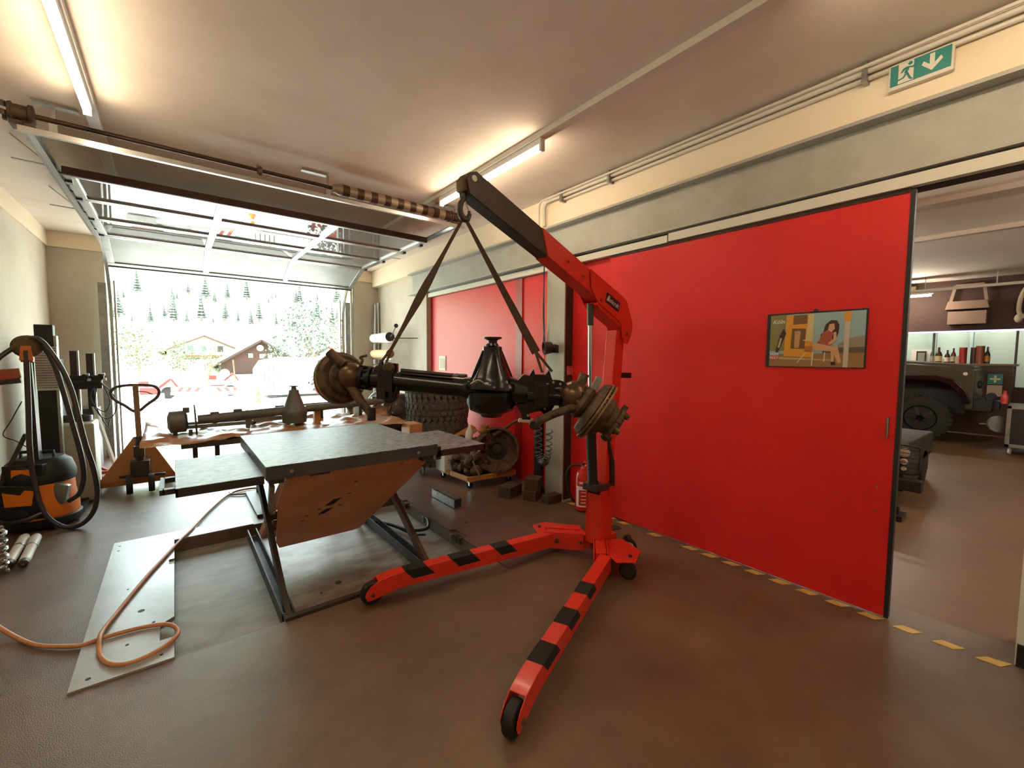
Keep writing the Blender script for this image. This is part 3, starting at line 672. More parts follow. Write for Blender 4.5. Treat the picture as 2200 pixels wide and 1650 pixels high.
mb = MB(); mb.prism([(.645, 1.345), (.675, 1.405), (.705, 1.395), (.68, 1.33)], AC, a_, zz, cn, .05, .07); mb.build('caliper_mount', m_galv, ax)
CL = ap(-.575, 1.392, -.01)
hub(CL, a_*-.70+zz*-.12+cn*-.62, -1, [([a_*-.03+zz*.06+cn*.02, a_*-.07+zz*.09+cn*.02, a_*-.105+zz*.125+cn*.02], [.024]*9), ([zz*-.05+cn*.02, a_*.05+zz*-.11+cn*.04, a_*.10+zz*-.17+cn*.05, a_*.115+zz*-.19+cn*.05], [.024]*5+[.021]*8)])
MB().lathe([(.012, -.03), (.022, -.03), (.022, .035), (.012, .035)], CL+a_*.115+zz*-.19+cn*.05, zz, 14).build('track_rod_eye', m_blackm, ax)
MB().tube(cr([ap(-.53, 1.44), ap(-.515, 1.475), ap(-.525, 1.49), ap(-.49, 1.50)], 5), .007, 6).build('brake_pipe', m_rust, ax)

# ================================================================== LIFTING STRAPS
hk = cp(hkx, 2.20)
def sling(label, q, wq, tail, tw):
    s = thing('lifting_strap', label, 'strap', tuple(hk), 'straps between hook and axle')
    P = [hk.lerp(q, k/14) for k in range(15)]
    ws = [(.018+.034*math.exp(-((k-8)/3.)**2)) if tw else (.016+.030*(k/14)) for k in range(15)]
    MB().ribbon(P, ws, .004, wq).build('webbing', m_strap, s, smooth=0)
    mb = MB()
    for e in tail: mb.ribbon([q+(q-hk).normalized()*-.01, e], [.014, .012], .005, wq)
    mb.build('loop_end', m_strap, s, smooth=0)
    return s
qL = ap(-.365, 1.535); qR = ap(.375, 1.520)
sling('left brown lifting strap running from crane hook to far end of axle', qL, a_*.9+cn*.4, [ap(-.435, 1.447, .0), ap(-.395, 1.445, .02)], True)
sling('right brown lifting strap running from crane hook towards grey column', qR, a_, [ap(.405, 1.42, .03), ap(.455, 1.425, .03)], False)

# ================================================================== SCISSOR LIFT
lf = thing('scissor_lift', 'low scissor lift raised to table height over its floor pit, worn steel top', 'vehicle lift', (.97, 3.5, -.10))
PX = (.405, 1.555); PY = (2.87, 4.13); ZT = .83
mb = MB().box((PX[0], PY[0], ZT-.006), (PX[1], PY[1], ZT)); mb.build('platform_top', m_plate, lf, bevel=.003)
mb = MB(); mb.box((PX[0]+.001, PY[0]+.001, ZT-.085), (PX[1]-.001, PY[0]+.012, ZT-.006)); mb.box((PX[0]+.001, PY[1]-.012, ZT-.085), (PX[1]-.001, PY[1]-.001, ZT-.006)); mb.box((PX[0]+.001, PY[0]+.01, ZT-.085), (PX[0]+.012, PY[1]-.01, ZT-.006)); mb.box((PX[1]-.012, PY[0]+.01, ZT-.085), (PX[1]-.001, PY[1]-.01, ZT-.006))
mb.build('platform_rim', m_liftedge, lf, bevel=.002)
for a_q, b_q in (((PX[0]+.02, PY[0]+.02, ZT-.115), (PX[0]+.10, PY[0]+.10, ZT-.01)), ((PX[1]-.12, PY[0]+.015, ZT-.12), (PX[1]-.03, PY[0]+.08, ZT-.01)), ((PX[0]+.25, PY[0]+.013, ZT-.10), (PX[0]+.37, PY[0]+.05, ZT-.02))): MB().box(a_q, b_q).build('rim_bracket', m_darksteel, lf)
for x in (PX[0]+.14, PX[1]-.16): MB().lathe([(.012, 0), (.012, .004)], (x, PY[0]+.001, ZT-.045), (0, -1, 0), 12).build('rim_bolt', m_chrome, lf)
for nm, x0, x1 in (('left', -.02, PX[0]-.004), ('right', PX[1]+.004, 2.015)):
    y0, y1 = 2.90, 3.70; z = .772
    MB().box((x0, y0, z-.005), (x1, y1, z)).build('extension_flap', m_plate, lf, bevel=.002)
    mb = MB(); mb.box((x0, y0, z-.05), (x1, y0+.01, z-.0055)); mb.box((x0, y1-.01, z-.05), (x1, y1, z-.0055))
    if nm == 'left': mb.box((x0, y0, z-.05), (x0+.01, y1, z-.0055))
    else: mb.box((x1-.01, y0, z-.05), (x1, y1, z-.0055))
    mb.build('flap_rim', m_darksteel, lf)
mb = MB(); mb.box((-.075, 3.02, .715), (-.02, 3.06, .745)); mb.box((-.075, 3.30, .715), (-.02, 3.34, .745)); mb.box((-.09, 3.02, .715), (-.07, 3.34, .745)); mb.build('flap_handle', m_darksteel, lf)
mb = MB(); mb.prism([(1.555, 2.90), (1.60, 2.90), (1.60, 2.99), (1.555, 2.96)], (0, 0, 0), (1, 0, 0), (0, 1, 0), zz, .70, .80); mb.build('latch_plate', m_darksteel, lf)
# base: floor plate, channels, threshold
MB().box((.46, 2.61, -.100), (1.40, 4.25, -.092)).build('base_plate', mat('base_plate_dusty', '7a6658', .42, .2, c2='a39c92', scale=3, sharp=(.4, .62), stretch=(1, 2, 1)), lf)
for x0, s_ in ((.445, 1), (1.375, 1)):
    mb = MB()
    for a, b in ((x0, x0+.008), (x0+.062, x0+.070)): mb.box((a, 2.63, -.092), (b, 4.24, -.015))
    mb.box((x0, 2.63, -.10), (x0+.07, 4.24, -.090)); mb.build('roller_channel', m_liftedge, lf)
MB().box((.44, 2.585, -.0), (1.79, 2.625, .020)).build('front_threshold', m_darksteel, lf)
MB().lathe([(.022, 0), (.022, .001)], (.85, 3.02, -.0915), (0, 0, 1), 16).lathe([(.009, 0), (.009, .001)], (.72, 2.95, -.0915), (0, 0, 1), 10).build('bolt_hole', m_black, lf)
# scissor arms: outer pair front-bottom to rear-top, inner pair joined by the brown plate
for x in (.475, 1.395):
    mb = MB(); mb.beam((x, 2.70, -.045), (x, 4.02, .745), .030, .075); mb.cyl((x-.03, 2.70, -.045), (x+.03, 2.70, -.045), .035, n=16)
    mb.build('outer_arm', mat('arm_brown_steel', '51361f', .5, c2='3c2818', scale=5) if x > 1 else m_darksteel, lf, bevel=.003)
m_panel2 = m_liftpanel
p0, p1 = V((0, 2.95, .74)), V((0, 3.62, .02)); pd = (p1-p0).normalized(); Lp = (p1-p0).length
mb = MB(); poly = [(.53, 0), (1.52, 0), (1.52, .10), (1.46, .30), (1.20, Lp-.02), (1.16, Lp), (.585, Lp), (.555, Lp-.10), (.52, .42), (.505, .36)]
mb.prism(poly, p0, (1, 0, 0), pd, V((1, 0, 0)).cross(pd), -.010, .010); mb.build('brown_plate', m_panel2, lf, bevel=.003)
pn = V((1, 0, 0)).cross(pd)
if pn.z > 0: pn = -pn
for x, v_, a, b in ((.875, .43, .085, .075), (.84, .545, .08, .06)): MB().prism([(x-a/2, v_+b/2), (x-a/2+.05, v_-b/2), (x+a/2+.02, v_-b/2), (x+a/2-.03, v_+b/2)], p0, (1, 0, 0), pd, pn, .0102, .0115).build('plate_cutout', m_black, lf, smooth=0)
for x, v_ in ((.80, .50), (.72, .56), (.93, .40), (.985, .35), (1.0, .20), (.95, .50), (.70, .62)): MB().prism([(x-.014, v_-.005), (x+.014, v_-.006), (x+.014, v_+.003), (x-.014, v_+.004)], p0, (1, 0, 0), pd, pn, .0102, .011).build('plate_slot', m_black, lf, smooth=0)
for x in (.535, 1.33):
    mb = MB(); mb.beam((x, 2.93, .755), (x, 4.12, -.04), .028, .07); mb.build('inner_arm', m_liftpanel, lf, bevel=.003)
MB().beam((.50, 3.42, .30), (.50, 3.30, .60), .03, .05).build('arm_stop', m_steelgrey, lf)
MB().cyl((.46, 3.36, .35), (1.41, 3.36, .35), .02, n=12).build('pivot_shaft', m_darksteel, lf)
# frame plates around the pit
fp = thing('pit_frame_plates', 'steel frame plates lying around the left and back of the lift pit', 'floor plate', (-.2, 3.5, 0))
mb = MB(); mb.prism([(-.42, 2.602), (-.05, 2.602), (-.05, 2.80), (-.11, 2.80), (-.11, 2.97), (-.05, 3.02), (-.05, 3.80), (-.08, 3.80), (-.08, 3.90), (-.05, 3.90), (-.05, 4.30), (.50, 4.30), (.50, 4.48), (-.42, 4.50)], (0, 0, 0), (1, 0, 0), (0, 1, 0), zz, .0005, .010)
mb.build('left_plate', mat('pale_plate', 'b3b7b6', .33, .35, c2='a0a4a3', scale=3, bump=.05), fp)
for x, y, r in ((-.20, 3.20, .016), (-.36, 2.66, .010), (-.10, 2.66, .007), (-.14, 3.02, .008), (-.24, 2.86, .008), (-.38, 4.40, .007), (-.38, 4.30, .007), (-.1, 4.42, .006), (-.28, 3.55, .006)): MB().lathe([(r, 0), (r, .001)], (x, y, .0100), zz, 12).build('plate_hole', m_black, fp)
rp = thing('ramp_plate', 'brownish steel plate along the right side of the lift pit', 'floor plate', (2.0, 3.4, 0))
mb = MB(); mb.prism([(1.78, 4.45), (1.80, 4.06), (1.84, 4.06), (1.84, 3.90), (1.80, 3.88), (1.80, 3.12), (1.85, 3.10), (1.85, 2.92), (1.80, 2.90), (1.80, 2.30), (2.32, 2.30), (2.30, 4.45)], (0, 0, 0), (1, 0, 0), (0, 1, 0), zz, .0005, .012)
mb.build('steel_plate', mat('plum_plate', '6d5650', .45, .2, c2='5f4a44', scale=2), rp)
for y in (3.98, 3.0, 2.94): MB().cbox((1.80, y, -.015), (.05, .05, .05)).build('plate_lug', m_darksteel, rp)
for y in (3.06, 3.56): MB().box((1.77, y-.01, -.06), (1.785, y+.01, .0)).build('plate_stud', m_galv, rp)
MB().lathe([(.014, 0), (.014, .001)], (2.0, 3.17, .0125), zz, 12).build('plate_hole', m_black, rp)
hs = MB().tube(cr([(1.38, 3.95, -.06), (1.52, 3.70, -.06), (1.60, 3.45, -.05), (1.72, 3.38, -.04), (1.79, 3.50, -.02), (1.80, 3.62, -.03)], 8), .014, 8); tag(hs.build('hydraulic_hose', m_black), 'black hydraulic hose lying in the right part of the lift pit', 'hose')
hs = MB().tube(cr([(1.36, 4.05, -.06), (1.48, 3.82, -.07), (1.55, 3.62, -.07), (1.60, 3.42, -.075), (1.68, 3.33, -.07)], 8), .010, 8); tag(hs.build('hydraulic_hose', m_greyhose), 'thinner hose beside the black one in the lift pit', 'hose')
# box section offcut
bs = thing('steel_box_section', 'short grey steel box section lying on the plum floor plate', 'steel offcut', (2.13, 3.75, .012))
bx = V((2.13, 3.985, 0)); by = V((2.13, 3.53, 0))
mb = MB()
for a, b in (((2.09, 3.53, .013), (2.095, 3.99, .105)), ((2.165, 3.53, .013), (2.17, 3.99, .105)), ((2.09, 3.53, .013), (2.17, 3.99, .018)), ((2.09, 3.53, .100), (2.17, 3.99, .105))): mb.box(a, b)
mb.build('box_profile', m_galv, bs, smooth=0)
MB().box((2.0885, 3.88, .05), (2.0895, 3.96, .09)).build('pale_label', m_white, bs)

# ================================================================== SECOND PLATFORM WITH PAPER AND AXLE
l2 = thing('rear_lift_platform', 'dark second lift platform behind the first, covered in brown paper', 'vehicle lift', (.95, 4.95, 0))
MB().box((.02, 4.50, .70), (2.02, 5.35, .745)).build('platform_frame', m_darksteel, l2, bevel=.003)
for x in (.10, .26): MB().box((x, 4.62, .58), (x+.035, 4.66, .70)).build('support_peg', m_woodb if x < .2 else m_darksteel, l2)
mb = MB()
for x in (.62, 1.30):
    mb.beam((x, 4.55, .03), (x, 5.25, .68), .03, .06); mb.beam((x+.04, 5.25, .03), (x+.04, 4.55, .68), .03, .06)
mb.build('scissor_arm', m_darksteel, l2)
MB().box((.55, 4.45, .0), (1.42, 5.3, .03)).build('base_plate', m_darksteel, l2)
MB().beam((.52, 4.50, .69), (.70, 4.40, .56), .03, .06).build('corner_brace', m_darksteel, l2)
# crumpled paper
random.seed(11)
pp = MB(); NX, NY = 60, 22; G = []
x0, x1, y0, y1 = -.24, 2.12, 4.40, 5.42
for i in range(NX+1):
    row = []
    for j in range(NY+1):
        u_, v_ = i/NX, j/NY; x = x0+(x1-x0)*u_; y = y0+(y1-y0)*v_+.28*(4*u_*(1-u_))*(1-v_)*.55
        n1 = noise.noise(V((x*2.2, y*3.5, 1))); n2 = abs(noise.noise(V((x*5+3, y*9, 4))))
        z = .750+.025*abs(n1)+.075*n2*n2+.018*abs(noise.noise(V((x*11, y*17, 9))))
        eL = max(0, .12-u_)/.12; eR = max(0, u_-.93)/.07; eB = max(0, v_-.9)/.1; eF = max(0, .08-v_)/.08
        z += .05*eL*eL*(v_)+.035*eB*abs(n1)*2+.03*eR*n2
        z -= .012*eF
        if u_ > .955: z -= (u_-.955)*2.2*(1-v_)
        row.append(pp.bm.verts.new((x, y, z)))
    G.append(row)
for i in range(NX):
    for j in range(NY): pp.bm.faces.new([G[i][j], G[i+1][j], G[i+1][j+1], G[i][j+1]])
po_ = pp.build('brown_paper', mat('crumpled_paper', 'a87848', .33, c2='9a6c3e', scale=3, spec=.8), smooth=25)
tag(po_, 'crumpled brown paper spread over the rear lift platform under an axle', 'paper')
so = po_.modifiers.new('thick', 'SOLIDIFY'); so.thickness = .002
mb = MB().box((1.98, 4.28, .60), (2.13, 4.50, .755)); tag(mb.build('cardboard_flap', m_paper, bevel=.006), 'brown cardboard corner hanging at the right end of the paper', 'cardboard')
mb = MB().prism([(0, 0), (.09, .02), (.07, -.26), (.045, -.27)], (2.02, 4.42, .60), (1, 0, 0), (0, 0, 1), (0, 1, 0), 0, .004); tag(mb.build('paper_strip', m_paper), 'narrow strip of brown paper hanging below the right end of the platform', 'paper')
# second axle
x2 = thing('axle', 'glare-paled second axle lying on crumpled brown paper in front of the open doorway', 'axle', (.95, 5.0, .78))
e2_ = V((1.98, 4.93, .945))-V((.02, 4.93, .885)); 
A0 = V((.06, 4.93, .885)); A1 = V((1.93, 4.93, .960)); e2_ = (A1-A0).normalized()
def bp_(u_, z=0, y=0): return A0.lerp(A1, u_)+V((0, y, z))
m_ax2 = mat('glare_paled_metal', '565a56', .5, .3, c2='65645c', scale=12)  # greyed and lightened to carry the veiling glare of the doorway
MB().cyl(bp_(.05), bp_(.44), .043, .045, 20).build('axle_tube', m_ax2, x2)
MB().cyl(bp_(.55), bp_(1.0), .040, .036, 20).build('axle_tube', m_ax2, x2)
mb = MB(); mb.lathe([(.115, -.11), (.120, -.04), (.130, .0), (.122, .02), (.10, .05), (.085, .10), (.050, .20), (.047, .23), (.028, .235), (.024, .255)], bp_(.49, -.02), zz, 24)
mb.build('diff_housing', m_ax2, x2, smooth=50)
MB().lathe([(.02, .24), (.022, .262), (.045, .268), (.045, .276), (.01, .278)], bp_(.49, -.02), zz, 24).build('pinion_flange', m_ax2, x2)
mb = MB(); mb.lathe([(.06, -.02), (.10, 0), (.10, .11), (.05, .13)], bp_(0), e2_*-1, 24); mb.cbox(bp_(.005, .10), (.05, .06, .05)); mb.cbox(bp_(-.04, -.10), (.035, .03, .06)); mb.cbox(bp_(.02, -.11), (.03, .03, .05)); mb.build('brake_drum', m_ax2, x2, bevel=.003)
MB().lathe([(.05, 0), (.145, .002), (.145, .012), (.05, .014)], bp_(.045, .0), e2_*-1, 32).build('brake_disc', m_rust, x2)
for u_, dz_ in ((.12, .0), (.22, .03), (.80, .02), (.95, .0)): MB().lathe([(.050, -.025), (.055, 0), (.050, .025)], bp_(u_), e2_, 16).cbox(bp_(u_, .045+dz_*.2), (.07, .05, .03)).build('spring_seat', m_ax2, x2)
mb = MB()
mb.prism([(-.03, -.02), (.03, -.02), (.0, -.14), (-.03, -.13)], bp_(.27), (1, 0, 0), zz, (0, 1, 0), -.02, .02); mb.prism([(-.03, -.02), (.04, -.02), (.045, -.115), (.015, -.12)], bp_(.79), (1, 0, 0), zz, (0, 1, 0), -.02, .02)
mb.build('spring_bracket', m_ax2, x2, bevel=.003, smooth=38)
for u_ in (.60,): MB().box((1.18, 4.95, .755), (1.24, 5.02, .90)).build('wood_prop', m_paper, x2)
mb = MB(); mb.cyl(bp_(1.0), bp_(1.05), .06, n=16); mb.ball(bp_(1.03, -.03), .05); mb.build('swivel_end', m_ax2, x2)
# parts lying behind the axle
pr2 = thing('drive_shaft', 'long thin drive shafts lying on the paper behind the second axle', 'drive shaft', (1.1, 5.25, .78))
for i, (xa, xb, y, z) in enumerate(((.85, 2.0, 5.25, .93), (.45, 1.45, 5.32, .88))):
    mb = MB(); mb.cyl((xa, y, z), (xb, y+.02, z+.02), .013); mb.lathe([(.02, -.02), (.035, 0), (.02, .02)], (xa+.15, y, z), (1, 0, 0), 12); mb.lathe([(.02, -.02), (.03, 0), (.02, .02)], (xb-.2, y+.015, z+.015), (1, 0, 0), 12); mb.build('shaft', m_rust, pr2)
for x in (.95, 1.75, .62, 1.3): MB().box((x, 5.22, .765), (x+.04, 5.34, .915 if x in (.95, 1.75) else .865)).build('support_block', m_woodb, pr2)
cb = thing('steel_bar_bundle', 'grey steel bars lying on the paper left of the second axle', 'steel bars', (.1, 5.2, .78))
mb = MB(); mb.box((-.06, 5.12, .80), (.95, 5.20, .845)); mb.box((.0, 5.05, .79), (.62, 5.09, .825)); mb.build('steel_bar', m_galv, cb, bevel=.003)

# ================================================================== LEFT WALL EQUIPMENT
vc = thing('vacuum_cleaner', 'orange and black workshop vacuum cleaner standing at the left wall', 'vacuum cleaner', (-.95, 5.42, 0), local=True, rz=-.35)
mb = MB(); mb.lathe([(.20, .06), (.235, .10), (.235, .17), (.215, .30), (.21, .40)], n=28); vb = mb.build('tank', m_orange, vc)
mb = MB(); mb.lathe([(.216, .39), (.225, .42), (.225, .47), (.20, .56), (.15, .60)], n=28); mb.cbox((0, -.14, .52), (.26, .12, .10)); hd = mb.build('motor_head', m_black, vc, bevel=.006)
MB().tube([(-.11, -.02, .585), (-.11, -.02, .65), (.11, -.02, .65), (.11, -.02, .585)], .014, 8).build('carry_handle', m_black, hd)
MB().cbox((.0, -.205, .50), (.13, .02, .07)).build('switch_panel', m_orange, hd, bevel=.004)
mb = MB()
mb.prism([(-.16, .12), (.14, .12), (.10, .40), (-.15, .42)], (0, -.205, 0), (1, 0, 0), zz, (0, -1, 0), -.01, .032); mb.build('dark_front_panel', m_black, vb, bevel=.012)
mb = MB(); mb.prism([(-.10, .24), (.07, .24), (.09, .36), (.03, .37), (-.0, .33), (-.11, .36)], (0, -.238, 0), (1, 0, 0), zz, (0, -1, 0), 0, .004); mb.build('orange_badge', m_orange, vb)
MB().prism([(.17, .40), (.26, .36), (.23, .22), (.20, .20), (.14, .28)], (0, -.09, 0), (1, 0, 0), zz, (0, -1, 0), 0, .05).build('silver_cheek', m_galv, vb, bevel=.008)
mb = MB(); mb.lathe([(.02, -.06), (.055, -.05), (.06, 0), (.055, .05), (.02, .06)], (0, -.21, .16), (0, 1, 0), 20); mb.build('hose_inlet', m_black, vb)
MB().lathe([(.24, .03), (.25, .05), (.25, .09), (.235, .10)], n=28).build('base_ring', m_black, vc)
MB().tube(cr([(-.2, -.12, .13), (-.1, -.27, .12), (.06, -.30, .14), (.15, -.22, .18)], 6), .018, 8).build('bumper_hose', m_greyhose, vc)
for k, (x, y) in enumerate(((.17, -.17), (-.17, -.17), (.17, .17), (-.17, .17))): mb = MB().lathe([(.03, -.012), (.034, 0), (.03, .012)], (x, y, .034), (1, 0, 0), 14); mb.build('caster', m_black, vc)
# suction hose hung over the reel
st = thing('hose_stand', 'black stand with a brown hose saddle at its top, beside the orange vacuum', 'stand', (-1.02, 5.35, 0))
mb = MB(); mb.beam((-1.12, 5.42, 0), (-.96, 5.30, .62), .06, .05); mb.beam((-.96, 5.30, .60), (-.95, 5.28, 1.44), .05, .05); mb.beam((-1.20, 5.30, .30), (-1.0, 5.32, .82), .045, .03); mb.build('post', m_darksteel, st, bevel=.004)
mb = MB(); mb.beam((-.925, 5.29, .60), (-.93, 5.27, 1.42), .012, .05); mb.build('cable_pipe', m_greyhose, st)
mb = MB(); mb.lathe([(.03, -.05), (.085, -.045), (.092, -.03), (.07, -.01), (.07, .01), (.092, .03), (.085, .045), (.03, .05)], (-.95, 5.27, 1.555), (.35, -.94, 0), 24); mb.build('hose_saddle', m_rust, st)
mb = MB(); mb.cbox((-.95, 5.25, 1.455), (.07, .06, .06)); mb.prism([(-.04, 0), (.04, 0), (.03, .12), (-.03, .12)], (-.95, 5.215, 1.44), (1, 0, 0), zz, (0, -1, 0), 0, .008); mb.build('orange_bracket', mat('amber_bracket', 'b5621c', .5), st, bevel=.004)
MB().tube([(-.96, 5.26, 1.42), (-.965, 5.26, 1.40), (-.97, 5.25, 1.47)], .004, 6).build('hook_clip', m_chrome, st)
ba = MB(); ba.beam((-1.31, 5.28, 1.30), (-1.0, 5.28, 1.335), .03, .10, h2=.08); o_ = ba.build('wall_arm', mat('arm_red', 'a8341c', .5, c2='8a5a34', scale=8), st, bevel=.004)
MB().beam((-1.31, 5.285, 1.24), (-1.0, 5.285, 1.275), .034, .045).build('arm_rail', m_darksteel, st)
hz = thing('suction_hose', 'long grey-black suction hose looped over the stand and down to the floor', 'hose', (-.8, 5.2, 0))
P_ = [(-1.20, 5.12, 1.12), (-1.17, 5.16, 1.30), (-1.10, 5.20, 1.45), (-1.00, 5.24, 1.56), (-.92, 5.24, 1.625), (-.86, 5.22, 1.60), (-.80, 5.18, 1.50), (-.74, 5.16, 1.36), (-.69, 5.14, 1.18), (-.655, 5.12, .95), (-.62, 5.1, .72), (-.58, 5.1, .50), (-.565, 5.1, .28), (-.60, 5.1, .12), (-.68, 5.1, .03), (-.78, 5.12, .03), (-.87, 5.14, .12), (-.92, 5.16, .26), (-.945, 5.18, .44), (-.96, 5.19, .7), (-.955, 5.2, 1.0), (-.952, 5.215, 1.3), (-.95, 5.22, 1.52)]
MB().tube(cr(P_, 7), .0185, 10).build('hose_outer_loop', m_greyhose, hz)
P_ = [(-.94, 5.26, 1.62), (-.86, 5.26, 1.56), (-.80, 5.25, 1.40), (-.76, 5.24, 1.20), (-.71, 5.22, .9), (-.665, 5.2, .62), (-.655, 5.2, .42), (-.69, 5.2, .28), (-.76, 5.22, .22)]
MB().tube(cr(P_, 7), .0185, 10).build('hose_inner_loop', m_greyhose, hz)
cbl = MB().tube(cr([(-1.0, 5.26, 1.10), (-1.06, 5.24, .95), (-1.10, 5.2, .84), (-1.03, 5.2, .78), (-.97, 5.25, .70)], 6), .004, 6); tag(cbl.build('power_cable', m_black), 'thin black cable dangling beside the hose stand at the left wall', 'cable')
# column with white ribbed gauge panel
col = thing('equipment_column', 'tall black column with a white ribbed panel behind the hose loops', 'equipment column', (-.88, 5.75, 0))
MB().box((-.985, 5.70, .0), (-.865, 5.80, 1.76)).build('column', m_black, col, bevel=.006)
MB().box((-.865, 5.702, .3), (-.845, 5.70+.08, 1.66)).build('bright_edge', m_alu, col)
mb = MB(); mb.box((-1.00, 5.685, 1.16), (-.845, 5.699, 1.56)); rb = mb.build('white_panel', m_white, col)
mb = MB()
for k in range(17): mb.box((-.995, 5.676, 1.18+k*.0225), (-.85, 5.686, 1.192+k*.0225))
mb.build('ribs', m_galv, rb)
mb = MB(); mb.box((-1.05, 5.62, 0), (-.72, 5.95, .05)); mb.build('foot', m_black, col)
# light coloured bin
bn = thing('tall_bin', 'pale boxy machine with a cable coil on top behind the vacuum', 'machine', (-.80, 6.1, 0))
MB().box((-.98, 5.98, 0), (-.66, 6.35, .80)).build('cabinet', mat('bin_grey', 'a9a894', .5), bn, bevel=.02)
mb = MB()
for k in range(4): mb.tube([( -.82+.13*math.cos(a), 6.16+.10*math.sin(a), .815+k*.014) for a in [i*PI/10 for i in range(20)]], .009, 6, closed=True)
mb.build('cable_coil', m_greyhose, bn)
# further dark machine columns (two slim posts with clamp heads)
def post_stand(x, y, h, label):
    t = thing('clamp_stand', label, 'stand', (x, y, 0))
    MB().box((x-.03, y-.03, .08), (x+.03, y+.03, h)).build('post', m_darksteel, t, bevel=.003)
    MB().box((x+.030, y-.03, .08), (x+.044, y+.03, h+.005)).build('bright_edge', m_alu, t)
    mb = MB(); mb.cbox((x+.03, y-.06, 1.16), (.15, .07, .16)); mb.cyl((x-.05, y-.10, 1.16), (x+.10, y-.10, 1.16), .025); mb.cbox((x+.10, y-.08, 1.22), (.05, .05, .07)); mb.build('clamp_head', m_black, t, bevel=.004)
    mb = MB(); mb.cbox((x+.12, y-.085, 1.25), (.03, .04, .03)); mb.cbox((x+.13, y-.085, 1.19), (.03, .04, .03)); mb.build('white_knob', m_white, t)
    return t
ps = post_stand(-.93, 7.15, 1.53, 'left of the two slim clamp stands by the doorway')
ps2 = post_stand(-.80, 7.20, 1.50, 'right clamp stand by the doorway with looped cables hanging from it')
mb = MB()
for pts in ([(-.72, 7.1, 1.20), (-.66, 7.1, 1.05), (-.63, 7.1, .90), (-.68, 7.1, .80), (-.76, 7.1, .86), (-.80, 7.1, 1.0), (-.74, 7.1, 1.15)], [(-.70, 7.12, 1.15), (-.60, 7.12, 1.0), (-.575, 7.12, .85), (-.63, 7.12, .72), (-.72, 7.12, .74), (-.79, 7.12, .9)], [(-.74, 7.1, 1.1), (-.76, 7.08, .9), (-.70, 7.08, .7), (-.66, 7.08, .62), (-.64, 7.08, .70)]):
    mb.tube(cr(pts, 6), .006, 6)
mb.build('looped_cable', m_greyhose, ps2)
mb = MB(); mb.beam((-.78, 7.15, .86), (-.60, 7.0, .10), .03, .03); mb.beam((-.78, 7.18, .86), (-.76, 7.1, .10), .02, .02); mb.build('white_brace', m_white, ps2)
tr_ = thing('red_trolley_frame', 'low red wheeled trolley frame beside the doorway stands', 'trolley', (-.8, 6.8, 0))
mb = MB(); mb.beam((-1.02, 6.75, .12), (-.60, 6.72, .13), .03, .035); mb.beam((-1.05, 6.45, .09), (-.78, 6.47, .09), .03, .035); mb.beam((-.62, 6.72, .13), (-.84, 7.3, .13), .03, .03); mb.build('frame_tube', mat('trolley_red', 'b8322a', .5), tr_, bevel=.004)
for x, y in ((-.70, 6.68), (-.86, 6.45), (-1.0, 6.75)): MB().lathe([(.02, -.015), (.045, -.01), (.045, .01), (.02, .015)], (x, y, .046), (1, .2, 0), 16).build('wheel', m_black, tr_)
dk_ = thing('dark_machine', 'dark boxy machine with rounded shoulders between the column and the clamp stands', 'machine', (-1.0, 6.75, 0))
mb = MB(); mb.box((-1.12, 6.55, .1), (-.98, 6.95, 1.44)); mb.box((-1.14, 6.5, .0), (-.95, 7.0, .1)); mb.prism([(-1.1, 1.44), (-1.0, 1.44), (-1.0, 1.56), (-1.05, 1.62), (-1.1, 1.56)], (0, 6.75, 0), (1, 0, 0), zz, (0, 1, 0), -.1, .1); mb.build('cabinet', m_black, dk_, bevel=.02)
MB().box((-1.0, 6.53, 1.05), (-.985, 6.55, 1.50)).build('bright_edge', m_alu, dk_)
wb = thing('white_bottle_pair', 'pair of small white bottles on the ledge behind the hose loops', 'bottles', (-.90, 6.55, .93)); del wb['label'], wb['category']; bpy.data.objects.remove(wb)
# shelf cabinet next to door jamb
cbn = thing('low_cabinet', 'dark low cabinet behind the clamp stands by the doorway', 'cabinet', (-.97, 7.75, 0))
MB().box((-1.10, 7.55, 0), (-.80, 7.95, .80)).build('body', m_darksteel, cbn, bevel=.004)
MB().box((-1.08, 7.54, .1), (-.82, 7.555, .72)).build('door', mat('cabinet_brown', '6a5a48', .6), cbn)
# shock absorbers
def shock(x0, y0, x1, y1, label):
    t = thing('shock_absorber', label, 'shock absorber', (x0, y0, 0), 'shock absorbers on the floor')
    p, q = V((x0, y0, .034)), V((x1, y1, .034)); d_ = (q-p).normalized(); Ls = (q-p).length
    MB().lathe([(.024, .04), (.030, .06), (.030, .34), (.033, .345), (.033, Ls-.06), (.025, Ls-.02)], p, d_, 20).build('body', m_white, t)
    MB().lathe([(.034, .335), (.035, .34), (.035, .35), (.034, .355)], p, d_, 20).build('seam_ring', m_galv, t)
    mb = MB(); mb.lathe([(.012, -.02), (.026, -.012), (.028, .02), (.024, .05)], p, d_, 16); mb.lathe([(.006, -.045), (.006, -.02)], p, d_, 8); mb.lathe([(.012, Ls-.03), (.010, Ls+.02)], p, d_, 10); mb.build('end_fitting', m_darksteel, t)
shock(-.955, 4.42, -.985, 5.04, 'left of the two white shock absorbers lying on the floor')
shock(-.875, 4.38, -.915, 4.99, 'right one of the two white shock absorbers lying on the floor')
cs = MB(); cs.tube([(-1.0+.065*math.cos(a), 4.32+.065*math.sin(a), .02+a*.0085) for a in [i*PI/8 for i in range(16*6)]], .011, 8); tag(cs.build('coil_spring', m_chrome), 'shiny coil spring standing at the left picture edge', 'coil spring')
